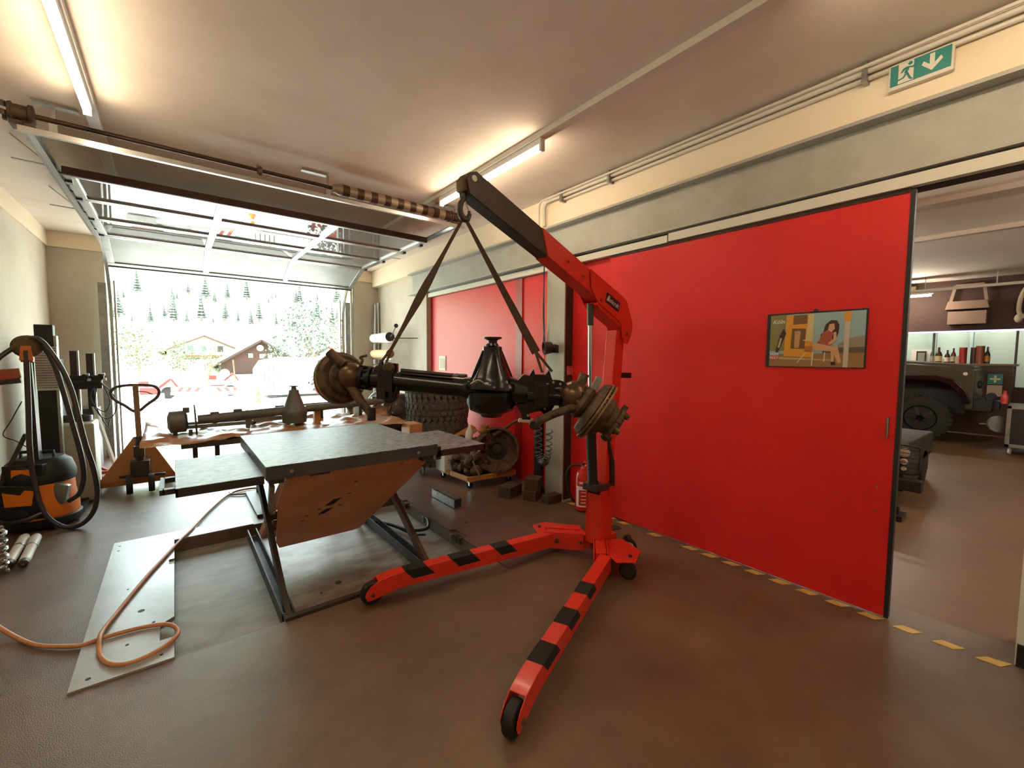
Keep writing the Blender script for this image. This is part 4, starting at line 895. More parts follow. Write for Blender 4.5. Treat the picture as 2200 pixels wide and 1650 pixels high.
lb = MB(); lb.prism([(0, 0), (.03, 0), (.03, 1.0), (0, 1.0)], (-.668, 2.83, .0), (.75, -.3, 0), (-.10, -.02, 1), (0, 1, 0), -.05, .0); o_ = lb.build('leaning_board', mat('grey_board', '9a958c', .6), bevel=.006); tag(o_, 'grey board edge standing upright at the extreme left', 'board')
# orange air hose
ah = thing('air_hose', 'orange air hose curling over the floor plates from the left edge to under the lift', 'hose', (-.3, 3.0, 0))
P_ = [(-1.10, 3.40, .62), (-.95, 3.34, .40), (-.86, 3.36, .20), (-.80, 3.40, .07), (-.70, 3.28, .018), (-.60, 3.13, .014), (-.50, 3.04, .014), (-.42, 2.99, .014), (-.35, 2.985, .022), (-.26, 2.985, .022), (-.17, 2.97, .022), (-.09, 2.935, .022), (-.045, 2.87, .022), (-.035, 2.79, .022), (-.075, 2.72, .022), (-.15, 2.67, .022), (-.225, 2.66, .022), (-.29, 2.71, .022), (-.335, 2.82, .022), (-.35, 2.95, .040), (-.345, 3.06, .030), (-.31, 3.22, .022), (-.25, 3.45, .022), (-.18, 3.70, .022), (-.10, 3.95, .022), (-.02, 4.20, .022), (.06, 4.42, .022), (.16, 4.75, .014), (.27, 5.05, .014), (.37, 5.28, .014), (.47, 5.42, .014), (.60, 5.45, .014), (.70, 5.40, .014), (.66, 5.30, .014), (.55, 5.27, .014), (.44, 5.33, .016), (.42, 5.43, .016)]
MB().tube(cr(P_, 8), .0105, 10).build('hose_line', m_hose, ah)

# ================================================================== PALLET TRUCK
pt_ = thing('pallet_truck', 'orange hand pallet truck with a looped steering handle near the doorway', 'pallet truck', (-.36, 6.2, 0))
m_pt = mat('truck_orange', 'a8692c', .5, c2='94582a', scale=5)
mb = MB()
mb.prism([(-.36, 0), (.31, 0), (.06, .47), (-.06, .47)], (-.33, 6.22, .10), (1, 0, 0), (0, .25, 1), (0, 1, 0), 0, .012)
mb.box((-.66, 6.22, .06), (.0, 6.36, .12)); mb.build('fork_frame', m_pt, pt_, bevel=.003)
for x in (-.64, -.19): MB().box((x, 6.32, .06), (x+.16, 7.42, .11)).build('fork', m_pt, pt_, bevel=.01)
MB().box((-.64, 7.0, .11), (-.48, 7.35, .112)).build('white_sticker', m_white, pt_)
mb = MB(); mb.cyl((-.33, 6.12, .16), (-.33, 6.14, .60), .045, .035, 16); mb.cbox((-.33, 6.12, .26), (.16, .12, .16)); mb.cbox((-.33, 6.05, .45), (.09, .05, .12)); mb.beam((-.50, 6.08, .19), (-.12, 6.06, .17), .03, .03); mb.build('pump_unit', m_darksteel, pt_, bevel=.004)
MB().beam((-.33, 6.15, .55), (-.345, 6.22, 1.17), .045, .045).build('handle_bar', mat('bar_dull_orange', '8a6a48', .6), pt_, bevel=.003)
lp = [(-.345, 6.21, .915), (-.44, 6.22, .99), (-.52, 6.23, 1.06), (-.545, 6.23, 1.13), (-.51, 6.24, 1.185), (-.43, 6.24, 1.205), (-.35, 6.24, 1.208), (-.26, 6.24, 1.205), (-.18, 6.24, 1.185), (-.145, 6.23, 1.13), (-.17, 6.23, 1.06), (-.25, 6.22, .99)]
MB().tube([p-V((0, 0, .05)) for p in cr(lp, 5, True)], .0155, 8, closed=True).build('handle_loop', mat('handle_glare_brown', '4a3e32', .5), pt_)  # loop colour lightened to imitate doorway glare over the handle
MB().tube([(-.33, 6.19, 1.09), (-.25, 6.19, 1.08), (-.20, 6.19, 1.05)], .006, 6).build('release_lever', m_black, pt_)
for x in (-.42, -.24): MB().lathe([(.03, -.028), (.095, -.026), (.10, 0), (.095, .026), (.03, .028)], (x, 6.03, .101), (1, .06, 0), 24).build('wheel', m_black, pt_)

# ================================================================== BACK RIGHT CORNER
rk = thing('roll_rack', 'wall rack of chrome rods holding rolls of film and paper in the far corner', 'rack', (3.15, 7.8, 1.4))
mb = MB()
mb.beam((3.0, 7.10, 1.80), (3.28, 6.75, 1.80), .015, .015); mb.beam((2.98, 7.14, .9), (2.98, 7.14, 1.80), .025, .03)
mb.build('upright', m_darksteel, rk)
for z in (1.74, 1.44, 1.32, 1.12): MB().cyl((2.98, 7.16, z), (3.05, 8.25, z), .016, n=10).build('chrome_rod', m_chrome, rk)
for (z, r, m_, lb_) in ((1.83, .085, mat('white_film', 'd6d4cc', .35), 'thick white film roll on the top of the rack'), (1.535, .075, mat('kraft_roll', 'c29a68', .6), 'brown kraft paper roll in the middle of the rack'), (1.21, .080, mat('masking_roll', 'c9b294', .6), 'pale brown paper roll at the bottom of the rack')):
    t = thing('paper_roll', lb_, 'roll', (3.0, 7.6, z), 'rolls on the wall rack')
    MB().lathe([(r, 0), (r, .95)], (2.99, 7.24, z), (.07, 1, 0), 24).build('roll', m_, t)
    MB().lathe([(r*.95, -.006), (r*.95, 0)], (2.99, 7.24, z), (.07, 1, 0), 20).build('end_disc', m_darksteel if z > 1.8 else mat('roll_end', '7a5236', .6), t)
mb = MB(); mb.tube([(2.98, 7.2, 1.83), (2.98, 7.12, 1.86), (2.99, 6.98, 2.00)], .008, 6); mb.lathe([(.0, -.006), (.036, -.006), (.036, .006), (0, .006)], (2.99, 6.97, 2.01), (0, 1, .2), 16); mb.build('crank', m_darksteel, rk)
mb = MB(); 
for k, (a, b) in enumerate((((3.22, 8.45, 0), (3.27, 8.50, 2.56)), ((3.12, 8.40, 0), (3.22, 8.52, 2.52)))): mb.cyl(a, b, .028, n=12)
tag(mb.build('leaning_tube', m_alu), 'bright metal tube profiles leaning in the far right corner', 'tubes')
sh_ = thing('white_notice', 'small white notice sheet stuck on the far left red door', 'notice', (3.24, 5.85, 1.4))
MB().box((3.236, 5.72, 1.28), (3.243, 5.92, 1.50)).build('sheet', mat('paper_white', 'd9d3bd', .6), sh_)
MB().box((3.233, 5.75, 1.31), (3.2355, 5.89, 1.46)).build('printed_area', mat('print_tan', 'b9a47c', .6), sh_)

# tyres
def tyre_mesh():
    R, r0, w_ = .405, .22, .27; mb = MB()
    mb.lathe([(r0, -.095), (r0+.02, -.115), (.30, -.137), (.365, -.132), (.387, -.115), (.39, -.05), (.39, .05), (.387, .115), (.365, .132), (.30, .137), (r0+.02, .115), (r0, .095), (r0, -.095)], n=56, cap=False)
    for k in range(32):
        a = 2*PI*k/32
        for j, (z, da, w2, tw) in enumerate(((-.112, 0, .05, .3), (.112, .5, .05, -.3), (-.045, .3, .048, -.5), (.035, .75, .05, .5))):
            aa = a+da*2*PI/32; rd = V((math.cos(aa), math.sin(aa), 0)); tg = V((-math.sin(aa), math.cos(aa), 0))
            ez_ = (zz+tg*tw*.5).normalized(); ey_ = ez_.cross(rd).normalized(); rr = .388 if abs(z) < .1 else .380
            mb.cbox(rd*(rr+.006)+zz*z, (.034, .052, w2+.004), rd, ey_, ez_)
    return mb
tl = ['off-road tyre at the bottom of the stack of four', 'off-road tyre second from the floor in the stack', 'off-road tyre third from the floor in the stack', 'topmost off-road tyre of the stack, behind the axle tube']
t0_ = thing('off_road_tyre', tl[0], 'tyre', (2.68, 4.97, .275), 'stacked off-road tyres', local=True)
tyre_mesh().build('tread_and_sidewall', m_rubber, t0_, smooth=30)
for k in (1, 2, 3): dup(t0_, (2.68+random.uniform(-.012, .012), 4.97+random.uniform(-.012, .012), .275+k*.281), tl[k], rz=k*.7)
td = thing('tyre_trolley', 'round grey wheeled trolley under the stack of tyres', 'trolley', (2.68, 4.97, 0))
MB().lathe([(.30, .105), (.33, .11), (.33, .13), (.30, .135)], (2.68, 4.97, 0), zz, 32).build('disc', m_darksteel, td)
for a in (.4, 1.97, 3.54, 5.11):
    x, y = 2.68+.27*math.cos(a), 4.97+.27*math.sin(a); MB().lathe([(.018, -.012), (.045, -.012), (.045, .012), (.018, .012)], (x, y, .046), (.8, -.6, 0), 18).build('caster_wheel', m_white, td)
    MB().cbox((x, y, .082), (.03, .045, .06)).build('caster_fork', m_galv, td)
# grey gearbox behind the paper
random.seed(21)
gb = thing('gearbox', 'grey cast gearbox with round flanges between the paper and the tyre stack', 'gearbox', (2.25, 5.55, 0))
mb = MB(); mb.lathe([(.10, -.14), (.17, -.12), (.175, 0), (.15, .03), (.12, .14)], (2.14, 5.5, .86), (-.3, -1, 0), 24); mb.cbox((2.32, 5.58, .78), (.32, .28, .40)); mb.lathe([(.09, 0), (.11, .02), (.11, .05), (.08, .07)], (2.33, 5.44, .82), (-.3, -1, 0), 18)
for k in range(14): mb.cbox((2.30+random.uniform(-.17, .17), 5.44+random.uniform(-.03, .04), .78+random.uniform(-.18, .2)), (.05, .05, .05))
mb.build('casing', mat('gearbox_cast', '6a6058', .6, .4, c2='8a8078', scale=12, bump=.5, bscale=40), gb, bevel=.008)
mb = MB()
for k in range(7): mb.lathe([(.010, 0), (.010, .012)], (2.14+.14*math.cos(k*.9), 5.35, .86+.14*math.sin(k*.9)), (-.3, -1, 0), 8)
mb.build('flange_bolts', m_chrome, gb)
MB().box((2.06, 5.45, 0), (2.48, 5.75, .58)).build('stand', m_woodb, gb)

# ================================================================== DOLLY WITH GEARBOX
dl = thing('wooden_dolly', 'plywood dolly on casters carrying the rusty gearbox', 'dolly', (2.85, 4.35, 0))
c0, c1, c3 = V((2.535, 3.97, .10)), V((3.15, 3.90, .10)), V((2.50, 4.62, .10)); ux = (c1-c0).normalized(); uy = (c3-c0).normalized(); c2 = c1+(c3-c0)
mb = MB(); mb.hexa([c0, c1, c2, c3, c0+zz*.012, c1+zz*.012, c2+zz*.012, c3+zz*.012]); mb.build('deck', m_woodb, dl)
mb = MB()
for a, b in ((c0, c1), (c3, c2)): mb.beam(a+zz*.022, b+zz*.022, .03, .052)
for a, b in ((c0, c0.lerp(c3, .55)), (c0.lerp(c3, .58), c3), (c1, c2)): mb.beam(a+zz*.022, b+zz*.022, .03, .050)
mb.build('edge_rail', m_wood, dl, bevel=.002)
text('lettering', 'W-101', m_woodb, c0.lerp(c1, .55)+V((0, -.0165, .022)), ux, zz, .10, .03, dl, .0008)
for p in (c0.lerp(c2, .08), c1.lerp(c3, .08), c3.lerp(c1, .08), c2.lerp(c0, .08)):
    MB().lathe([(.012, -.011), (.034, -.011), (.036, 0), (.034, .011), (.012, .011)], (p.x, p.y, .037), (.9, .45, 0), 20).build('caster_wheel', m_black, dl)
    mb = MB(); mb.cbox((p.x, p.y, .078), (.045, .055, .012)); mb.cbox((p.x-.016, p.y-.008, .060), (.003, .03, .05)); mb.cbox((p.x+.016, p.y+.008, .060), (.003, .03, .05)); mb.build('caster_fork', m_chrome, dl)
random.seed(31)
gx = thing('rusty_gearbox', 'greasy brown gearbox with an open round bell housing on the wooden dolly', 'gearbox', (2.9, 4.2, .11))
bc = V((2.985, 4.045, .405)); bnrm = V((-.62, -.78, .10)).normalized()
m_cast = mat('greasy_cast', '3c2b1f', .7, .3, c2='6e5440', scale=16, bump=.9, bscale=35)
mb = MB(); mb.lathe([(.14, -.02), (.215, -.02), (.25, .12), (.265, .14), (.265, .165), (.24, .165), (.23, .14), (.20, .05), (.06, .03), (.06, .06), (.02, .06)], bc, bnrm, 40, cap=False); mb.build('bell_housing', m_cast, gx, smooth=40)
MB().lathe([(.0, .0), (.198, .0), (.198, .035), (.07, .045), (.06, .075), (.02, .08)], bc, bnrm, 32).build('clutch_plate', mat('oily_black', '14100d', .5, c2='241c16', scale=12), gx)
mb = MB()
for k in range(9): a = k*.7; 
for k in range(64):
    x = random.uniform(2.60, 2.88); y = 4.22+random.uniform(-.18, .2); z = .16+random.uniform(0, .36)*(1 if x > 2.68 else .7)
    mb.ball((x, y, z), random.uniform(.035, .075), (1, random.uniform(.6, 1.2), random.uniform(.6, 1.2)), j=.12)
mb.box((2.62, 4.08, .115), (2.90, 4.42, .36)); mb.build('casing', m_cast, gx, bevel=.006, smooth=25)
MB().lathe([(.03, 0), (.068, .01), (.070, .03), (.05, .05), (.04, .05), (.035, .07), (.015, .08)], (2.675, 4.03, .19), (-.5, -.86, 0), 24).build('output_flange', mat('flange_brown', '6a5442', .45, .6), gx)
mb = MB(); mb.lathe([(.075, 0), (.075, .02), (.052, .03), (.05, .085), (.045, .09)], (2.86, 4.12, .60), zz, 24); mb.cyl((2.86, 4.12, .4), (2.86, 4.12, .60), .05); mb.build('brass_cap', mat('dull_brass', '9a7a44', .4, .6), gx)
mb = MB(); mb.tube(cr([(2.64, 4.0, .50), (2.74, 4.0, .58), (2.84, 4.0, .58), (2.92, 4.0, .50)], 6), .022, 8); mb.tube([(2.88, 3.98, .58), (3.02, 3.92, .67), (3.15, 3.87, .75)], [.026, .020, .014], 8); mb.tube([(2.82, 4.0, .56), (2.80, 3.98, .66)], .024, 8); mb.build('selector_pipe', m_rust, gx)
mb = MB(); mb.tube([(2.72, 3.95, .46), (2.62, 4.02, .38)], .006, 6); mb.build('steel_rod', m_chrome, gx)
mb = MB()
for k in range(9): mb.cbox((2.60+k*.012, 3.96+k*.002, .36+k*.004-.012*k*0), (.006, .02, .07), (1, .3, .1), (0, 1, 0), (-.3, 0, 1))
mb.tube([(2.585, 3.96, .33), (2.62, 3.95, .24), (2.68, 3.94, .12)], .010, 6); mb.build('bright_spring_clip', m_alu, gx)
bxx = thing('parts_box', 'white cardboard box with printed label beside the rusty gearbox', 'box', (2.58, 4.5, .12))
MB().box((2.475, 4.40, .118), (2.62, 4.62, .33)).build('carton', mat('carton_white', 'cfd2cf', .6), bxx, bevel=.004)
MB().box((2.621, 4.30, .118), (2.75, 4.60, .37)).build('brown_side', m_paper, bxx)
text('lettering', 'TMI', m_darksteel, (2.548, 4.397, .24), (1, 0, 0), (0, 0, 1), .07, .05, bxx, .0008)
bt_ = thing('spray_bottle', 'white plastic bottle standing behind the brown gearbox parts', 'bottle', (2.72, 4.35, .45))
MB().lathe([(.035, 0), (.045, .02), (.045, .13), (.018, .19), (.018, .215)], (2.68, 4.20, .48), (.12, 0, 1), 18).build('bottle_body', m_white, bt_)
ct = thing('open_carton', 'open brown cardboard carton leaning behind the gearbox', 'box', (2.7, 4.55, .3))
mb = MB(); mb.prism([(0, 0), (.34, .18), (.38, .12), (.05, -.08)], (2.56, 4.48, .46), (.9, -.4, 0), zz, (.3, .9, 0), 0, .16); mb.build('carton', m_paper, ct, bevel=.003)

# ================================================================== COLUMN AREA
fn = thing('black_funnel', 'dark round exhaust funnel fixed on the grey steel column', 'funnel', (3.05, 3.19, 1.6))
mb = MB(); mb.lathe([(.066, 0), (.071, .006), (.066, .012), (.056, .085), (.034, .10), (.030, .13)], (2.975, 3.235, 1.585), (.80, -.42, .10), 24, cap=False); mb.lathe([(.0, .07), (.056, .07), (.056, .075)], (2.975, 3.235, 1.585), (.80, -.42, .10), 24); mb.build('cone', m_darksteel, fn, smooth=40)
MB().box((3.06, 3.14, 1.54), (3.095, 3.22, 1.62)).build('bracket', m_darksteel, fn)
fs = thing('fire_equipment_sign', 'small red sign with a white extinguisher outline on the column', 'sign', (3.17, 3.03, 1.36))
def colsign(pts, m, y): 
    mb = MB(); mb.prism(pts, (0, 0, 0), (1, 0, 0), zz, (0, 1, 0), y, y+.003); return mb
colsign([(3.135, 1.315), (3.215, 1.315), (3.215, 1.405), (3.135, 1.405)], None, 3.056).build('sign_plate', m_reddoor, fs, smooth=0)
mb = MB()
for a, b in (((3.139, 1.319), (3.211, 1.319)), ((3.211, 1.319), (3.211, 1.401)), ((3.211, 1.401), (3.139, 1.401)), ((3.139, 1.401), (3.139, 1.319)), ((3.155, 1.33), (3.155, 1.372)), ((3.175, 1.33), (3.175, 1.372)), ((3.155, 1.33), (3.175, 1.33)), ((3.155, 1.372), (3.165, 1.388)), ((3.165, 1.388), (3.175, 1.372)), ((3.165, 1.388), (3.192, 1.380)), ((3.192, 1.380), (3.192, 1.335)), ((3.192, 1.335), (3.180, 1.33))): mb.beam((a[0], 3.0545, a[1]), (b[0], 3.0545, b[1]), .002, .003, (0, 1, 0))
mb.build('white_outline', m_sw, fs, smooth=0)
sc = thing('coiled_air_line', 'black spiral air line hanging in a loop in front of the grey column', 'air line', (3.0, 3.25, .7))
def spiral(p, q, turns, R, n=12):
    p, q = V(p), V(q); a = (q-p).normalized(); e = a.orthogonal().normalized(); f_ = a.cross(e)
    return [p.lerp(q, i/(turns*n))+e*R*math.cos(2*PI*i/n)+f_*R*math.sin(2*PI*i/n) for i in range(turns*n+1)]
base = cr([(3.0, 3.33, .86), (3.0, 3.325, .68), (3.0, 3.315, .50), (3.0, 3.29, .415), (3.0, 3.245, .39), (3.0, 3.20, .43), (3.0, 3.175, .55), (3.0, 3.165, .74)], 10)
pts = []; NT = 22; Mm = len(base)-1
for i in range(NT*12+1):
    u_ = i/(NT*12)*Mm; k = min(int(u_), Mm-1); c_ = base[k].lerp(base[k+1], u_-k); t = (base[k+1]-base[k]).normalized(); e = V((1, 0, 0)); f_ = t.cross(e)
    pts.append(c_+e*.034*math.cos(2*PI*i/12)+f_*.034*math.sin(2*PI*i/12))
MB().tube(pts, .0065, 6).build('spiral', mat('spiral_grey', '5a5450', .3, .2), sc, smooth=60)
mb = MB(); mb.tube(spiral((3.0, 3.325, .86), (3.0, 3.30, 1.12), 4, .03), .0045, 6); mb.tube(cr([(3.0, 3.30, 1.12), (3.03, 3.28, 1.5), (3.06, 3.33, 2.1), (3.08, 3.36, 2.48)], 6), .004, 6); mb.build('straight_end', m_blackm, sc)
bp2 = thing('black_post_tool', 'black upright post with a base plate standing before the grey column', 'stand', (3.03, 3.36, 0))
mb = MB(); mb.cyl((3.09, 3.42, .0), (3.09, 3.42, .82), .055, n=18); mb.box((2.98, 3.33, 0), (3.2, 3.5, .03)); mb.build('post', m_black, bp2)
wd = [((2.80, 3.55), (.22, .16, .12), .3, 'wide dark block behind the others at the column foot'), ((2.92, 3.33), (.16, .14, .10), .5, 'lower dark wooden block under the tilted one by the column'), ((2.95, 3.34), (.18, .15, .12), .55, 'dark brown wooden block stacked on top by the column foot'), ((3.02, 3.12), (.20, .10, .085), -.1, 'small dark wooden block lying nearest the grey column foot')]
for i, (p, d_, r_, lb_) in enumerate(wd):
    z0 = .10 if i == 2 else 0
    t = MB(); t.cbox((0, 0, d_[2]/2), d_); o_ = t.build('wooden_block', m_woodb, bevel=.004); o_.location = (p[0], p[1], z0+.001); o_.rotation_euler.z = r_
    tag(o_, lb_, 'block', 'dark wooden blocks at the column foot')
fe = thing('fire_extinguisher', 'red fire extinguisher with white label standing left of the crane mast', 'fire extinguisher', (3.08, 2.76, 0))
m_fe = mat('extinguisher_red', 'b81f18', .3, coat=.4)
MB().lathe([(.060, .0), (.075, .015), (.075, .33), (.062, .375), (.030, .395), (.022, .42)], (3.08, 2.76, .012), zz, 28).build('cylinder', m_fe, fe)
lbm = MB(); R_ = .0758
ang = [PI+.7+ (-.75+1.5*i/12) - .1 for i in range(13)]
def arc(z0, z1, a0, a1, R__, m__, nm, par):
    mb = MB(); n_ = 12; A = [a0+(a1-a0)*i/n_ for i in range(n_+1)]
    lo = [mb.bm.verts.new((3.08+R__*math.cos(a), 2.76+R__*math.sin(a), z0)) for a in A]; hi = [mb.bm.verts.new((3.08+R__*math.cos(a), 2.76+R__*math.sin(a), z1)) for a in A]
    for i in range(n_): mb.bm.faces.new([lo[i], lo[i+1], hi[i+1], hi[i]])
    return mb.build(nm, m__, par)
av = PI+math.atan2(2.76, 3.08)
lw_ = arc(.06, .26, av-.95, av+.75, .0756, m_white, 'label', fe)
arc(.075, .225, av-.55, av+.60, .0760, m_fe, 'label_print', lw_)
for z in (.20, .165, .13, .10): arc(z, z+.008, av-.25, av+.40, .0764, m_white, 'label_line', lw_)
arc(.285, .305, av-.5, av+.3, .0756, m_white, 'label_band', fe)
mb = MB(); mb.cyl((3.08, 2.76, .42), (3.08, 2.76, .455), .018); mb.beam((3.08, 2.76, .46), (3.02, 2.68, .475), .02, .012); mb.build('valve', m_chrome, fe)
MB().beam((3.10, 2.78, .465), (3.03, 2.70, .50), .022, .015).build('squeeze_lever', m_fe, fe)
MB().tube(cr([(3.07, 2.79, .445), (3.03, 2.86, .44), (3.00, 2.90, .36), (3.02, 2.91, .22), (3.05, 2.88, .10), (3.07, 2.845, .06)], 6), .012, 8).build('hose', m_black, fe)

# ================================================================== POSTER ON THE RED DOOR
po2 = thing('wall_calendar', 'wide glossy calendar picture hung slightly off level on the red door', 'calendar', (3.16, .94, 1.62))
ya, yb, za, zb = 1.205, .670, 1.445, 1.795
MB().box((3.160, yb, za), (3.168, ya, zb)).build('backing_board', m_black, po2)
def pf(u, v): return (ya-u*(ya-yb), za+v*(zb-za))
LAY = [0]
def pp_(name, pts, m):
    LAY[0] += 1; x = 3.1598-LAY[0]*.00012
    mb = MB(); mb.face([(x, *pf(u, v)) for u, v in pts]); return mb.build(name, m, po2, smooth=0)
pm = lambda n, c: mat('print_'+n, c, .35)
pp_('printed_sky', [(.04, .01), (.985, .01), (.985, .97), (.04, .97)], pm('sky', '8fa9ad'))
pp_('printed_hill', [(.74, .40), (.86, .52), (.985, .55), (.985, .36), (.74, .33)], pm('hill', '8d8270'))
pp_('printed_buildings', [(.60, .34), (.985, .36), (.985, .24), (.60, .22)], pm('buildings', '5a4c3e'))
pp_('printed_foliage', [(.04, .30), (.22, .30), (.22, .97), (.04, .97)], pm('foliage', '7b7448'))
pp_('printed_ground', [(.04, .01), (.985, .01), (.985, .26), (.04, .24)], pm('ground', '8f6a44'))
pp_('printed_kerb', [(.04, .15), (.70, .12), (.70, .14), (.04, .19)], pm('kerb', 'b59a78'))
pp_('printed_yellow_door', [(.20, .20), (.50, .18), (.50, .955), (.215, .955)], pm('door', 'd2912e'))
pp_('printed_pillar', [(.43, .50), (.50, .50), (.50, .955), (.45, .955)], pm('cream', 'c9b27c'))
pp_('printed_door_window', [(.27, .34), (.42, .33), (.425, .70), (.28, .71)], pm('win', '6a4a2c'))
pp_('printed_door_window', [(.29, .78), (.435, .79), (.435, .95), (.29, .95)], pm('win', '6a4a2c'))
pp_('printed_reflection', [(.31, .35), (.36, .35), (.375, .66), (.31, .66)], pm('refl', 'b98a5c'))
pp_('printed_dark_figure', [(.10, .24), (.13, .24), (.22, .62), (.19, .72), (.15, .60)], pm('dark', '35281e'))
pp_('printed_light_stripe', [(.13, .36), (.15, .36), (.175, .54), (.155, .54)], pm('stripe', 'b8a888'))
pp_('printed_post', [(.80, .01), (.845, .01), (.85, .80), (.80, .80)], pm('post', 'bdb0a0'))
pp_('printed_post_cap', [(.795, .80), (.855, .80), (.86, .965), (.79, .965)], pm('door', 'd2912e'))
pp_('printed_hair', [(.575, .58), (.60, .62), (.62, .76), (.67, .83), (.725, .82), (.75, .74), (.745, .60), (.72, .50), (.69, .46), (.68, .60), (.62, .60), (.58, .54)], pm('hair', '3a2117'))
pp_('printed_torso', [(.50, .37), (.56, .47), (.60, .62), (.66, .68), (.70, .60), (.68, .50), (.70, .42), (.66, .36), (.55, .33)], pm('dress', '9a4a34'))
pp_('printed_face', [(.645, .66), (.655, .76), (.70, .77), (.71, .68), (.68, .62)], pm('skin', 'c99a74'))
pp_('printed_arm', [(.70, .62), (.725, .62), (.73, .48), (.69, .42), (.66, .40), (.655, .44), (.70, .50)], pm('skin', 'c99a74'))
pp_('printed_legs', [(.49, .37), (.52, .31), (.66, .29), (.70, .28), (.755, .08), (.785, .10), (.745, .36), (.62, .40), (.52, .44)], pm('skin', 'c99a74'))
pp_('printed_shin', [(.68, .29), (.71, .29), (.715, .10), (.69, .08)], pm('skin', 'c99a74'))
pp_('printed_shoes', [(.685, .10), (.725, .11), (.735, .05), (.69, .04)], pm('dark', '35281e'))
pp_('printed_seat', [(.42, .38), (.50, .38), (.50, .27), (.42, .28)], pm('seat', 'a8642a'))
for a in ([(.50, .27), (.515, .27), (.505, .03), (.495, .03)], [(.43, .27), (.44, .27), (.355, .08), (.345, .08)], [(.62, .27), (.63, .27), (.625, .10), (.615, .10)], [(.40, .50), (.50, .49), (.50, .475), (.40, .485)]): pp_('printed_chair_leg', a, pm('chrome', 'cfc6b0'))
pp_('logo_ground_top', [(.045, .205), (.15, .205), (.15, .275), (.045, .275)], pm('logoblue', '8e93a8'))
pp_('logo_ground_bottom', [(.045, .135), (.15, .135), (.15, .200), (.045, .200)], pm('logored', 'c0403a'))
def pt2(s, u, v, w, h, m, sh=0.): y, z = pf(u, v); text('lettering', s, m, (3.1548, y, z), (0, -1, 0), zz, w, h, po2, .0003, sh)
m_ink = mat('print_white_ink', 'e8e4da', .4)
pt2('Köln', .135, .845, .070, .026, m_ink, .35); pt2('LIQUI', .097, .240, .048, .017, m_ink); pt2('MOLY', .097, .168, .048, .017, m_ink)
MB().cyl((3.166, .93, 1.80), (3.160, .93, 1.80), .012).build('hanger', m_darksteel, po2)

# ================================================================== OTHER HALL
def hall_lamp(x, y0, y1, z, label, em=m_tube2, drop=True):
    t = thing('hall_tube_light', label, 'tube light', (x, y0, z), 'tube lights in the other hall')
    MB().box((x-.03, y0-.03, z), (x+.03, y1+.03, z+.04)).build('lamp_batten', m_white, t)
    MB().cyl((x, y0, z-.025), (x, y1, z-.025), .02, n=12).build('lamp_tube', em, t)
    if drop:
        for y in (y0+.1, y1-.1): MB().cyl((x, y, z+.04), (x, y, 3.2), .006, n=6).build('hanging_wire', m_galv, t)
hall_lamp(12.4, 1.62, 3.1, 2.86, 'small lit tube light just beyond the edge of the red door in the far hall')
hall_lamp(7.0, 2.0, 3.5, 2.8, 'added fill tube light in the hall, hidden behind the red door')  # this and the next two are added unseen to brighten the hall ceiling
hall_lamp(7.0, -2.6, -1.1, 2.8, 'added fill tube light in the hall, unseen outside the picture to the right')
hall_lamp(4.6, -2.2, -.7, 2.8, 'added front fill tube light in the hall, unseen outside the picture')
tg = thing('hall_trunking', 'pale hanging trunking line crossing in front of the dark brown wall', 'cable duct', (12.4, 0, 2.93))
MB().box((12.37, -3.5, 2.915), (12.43, 6, 2.965)).build('duct_profile', m_railw, tg)
for y in (-2., .72, 3.4): MB().cyl((12.4, y, 2.965), (12.4, y, 3.2), .01, n=6).build('hanging_wire', m_railw, tg)
for i, (x, w_) in enumerate(((4.9, .12), (6.35, .20), (8.2, .10))):
    MBx = MB().box((x, -3.9, 3.14), (x+w_, 8, 3.199)); tag(MBx.build('ceiling_duct', mat('duct_taupe', 'b3a592', .7)), ['nearest of the shallow ducts running over the other hall ceiling', 'wider middle shallow duct running over the other hall ceiling', 'farthest shallow duct on the other hall ceiling'][i], 'duct')
# LED strip
ld = MB().box((13.15, -3.9, 2.085), (13.19, 8, 2.115)); tag(ld.build('led_strip', mat('led_violet', 'ffffff', .5, emit=(.50, .34, 1.), es=3.)), 'glowing violet light strip along the bottom of the dark brown wall', 'led strip')
pm2 = MB().box((13.12, -3.9, 2.115), (13.2, 8, 2.13)); o_ = pm2.build('trim_8', m_darksteel); o_['kind'] = 'structure'
# bar room light behind the glass
hall_lamp(14.6, .2, 2.6, 2.9, 'tube light in the pale room behind the bar glass', drop=False)
hall_lamp(14.6, 3.2, 5.6, 2.9, 'second tube light in the pale room, hidden behind the red door', drop=False)
pnl = MB().box((15.3, 1.85, 1.0), (15.5, 1.95, 2.6)).box((15.3, 1.2, 1.0), (15.5, 1.26, 2.6)); tag(pnl.build('partition_post', mat('pale_post', '9fb0ae', .5)), 'pale upright posts in the room behind the bar glass', 'posts')
# bar counter
bar = thing('bar_counter', 'dark wooden bar counter carrying bottles in front of the glass', 'counter', (12.95, 1.4, 0))
MB().box((12.74, .45, 0), (13.18, 4.5, 1.38)).build('counter_body', mat('bar_wood', '3c2416', .5), bar)
MB().box((12.66, .38, 1.38), (13.2, 4.6, 1.42)).build('counter_top', mat('bar_top', '6b4a30', .35), bar)
def bottle(y, h, r, cb_, lab, label):
    t = thing('liquor_bottle', label, 'bottle', (12.9, y, 1.42), 'bottles along the bar counter')
    MB().lathe([(r, 0), (r, h*.55), (r*.75, h*.66), (r*.36, h*.76), (r*.34, h), (0, h)], (12.9, y, 1.421), zz, 14).build('bottle_glass', mat('glass_'+cb_, cb_, .15, coat=.5), t)
    MB().lathe([(r*1.03, h*.12), (r*1.03, h*.45)], (12.9, y, 1.421), zz, 14).build('label', mat('lab_'+lab, lab, .6), t)
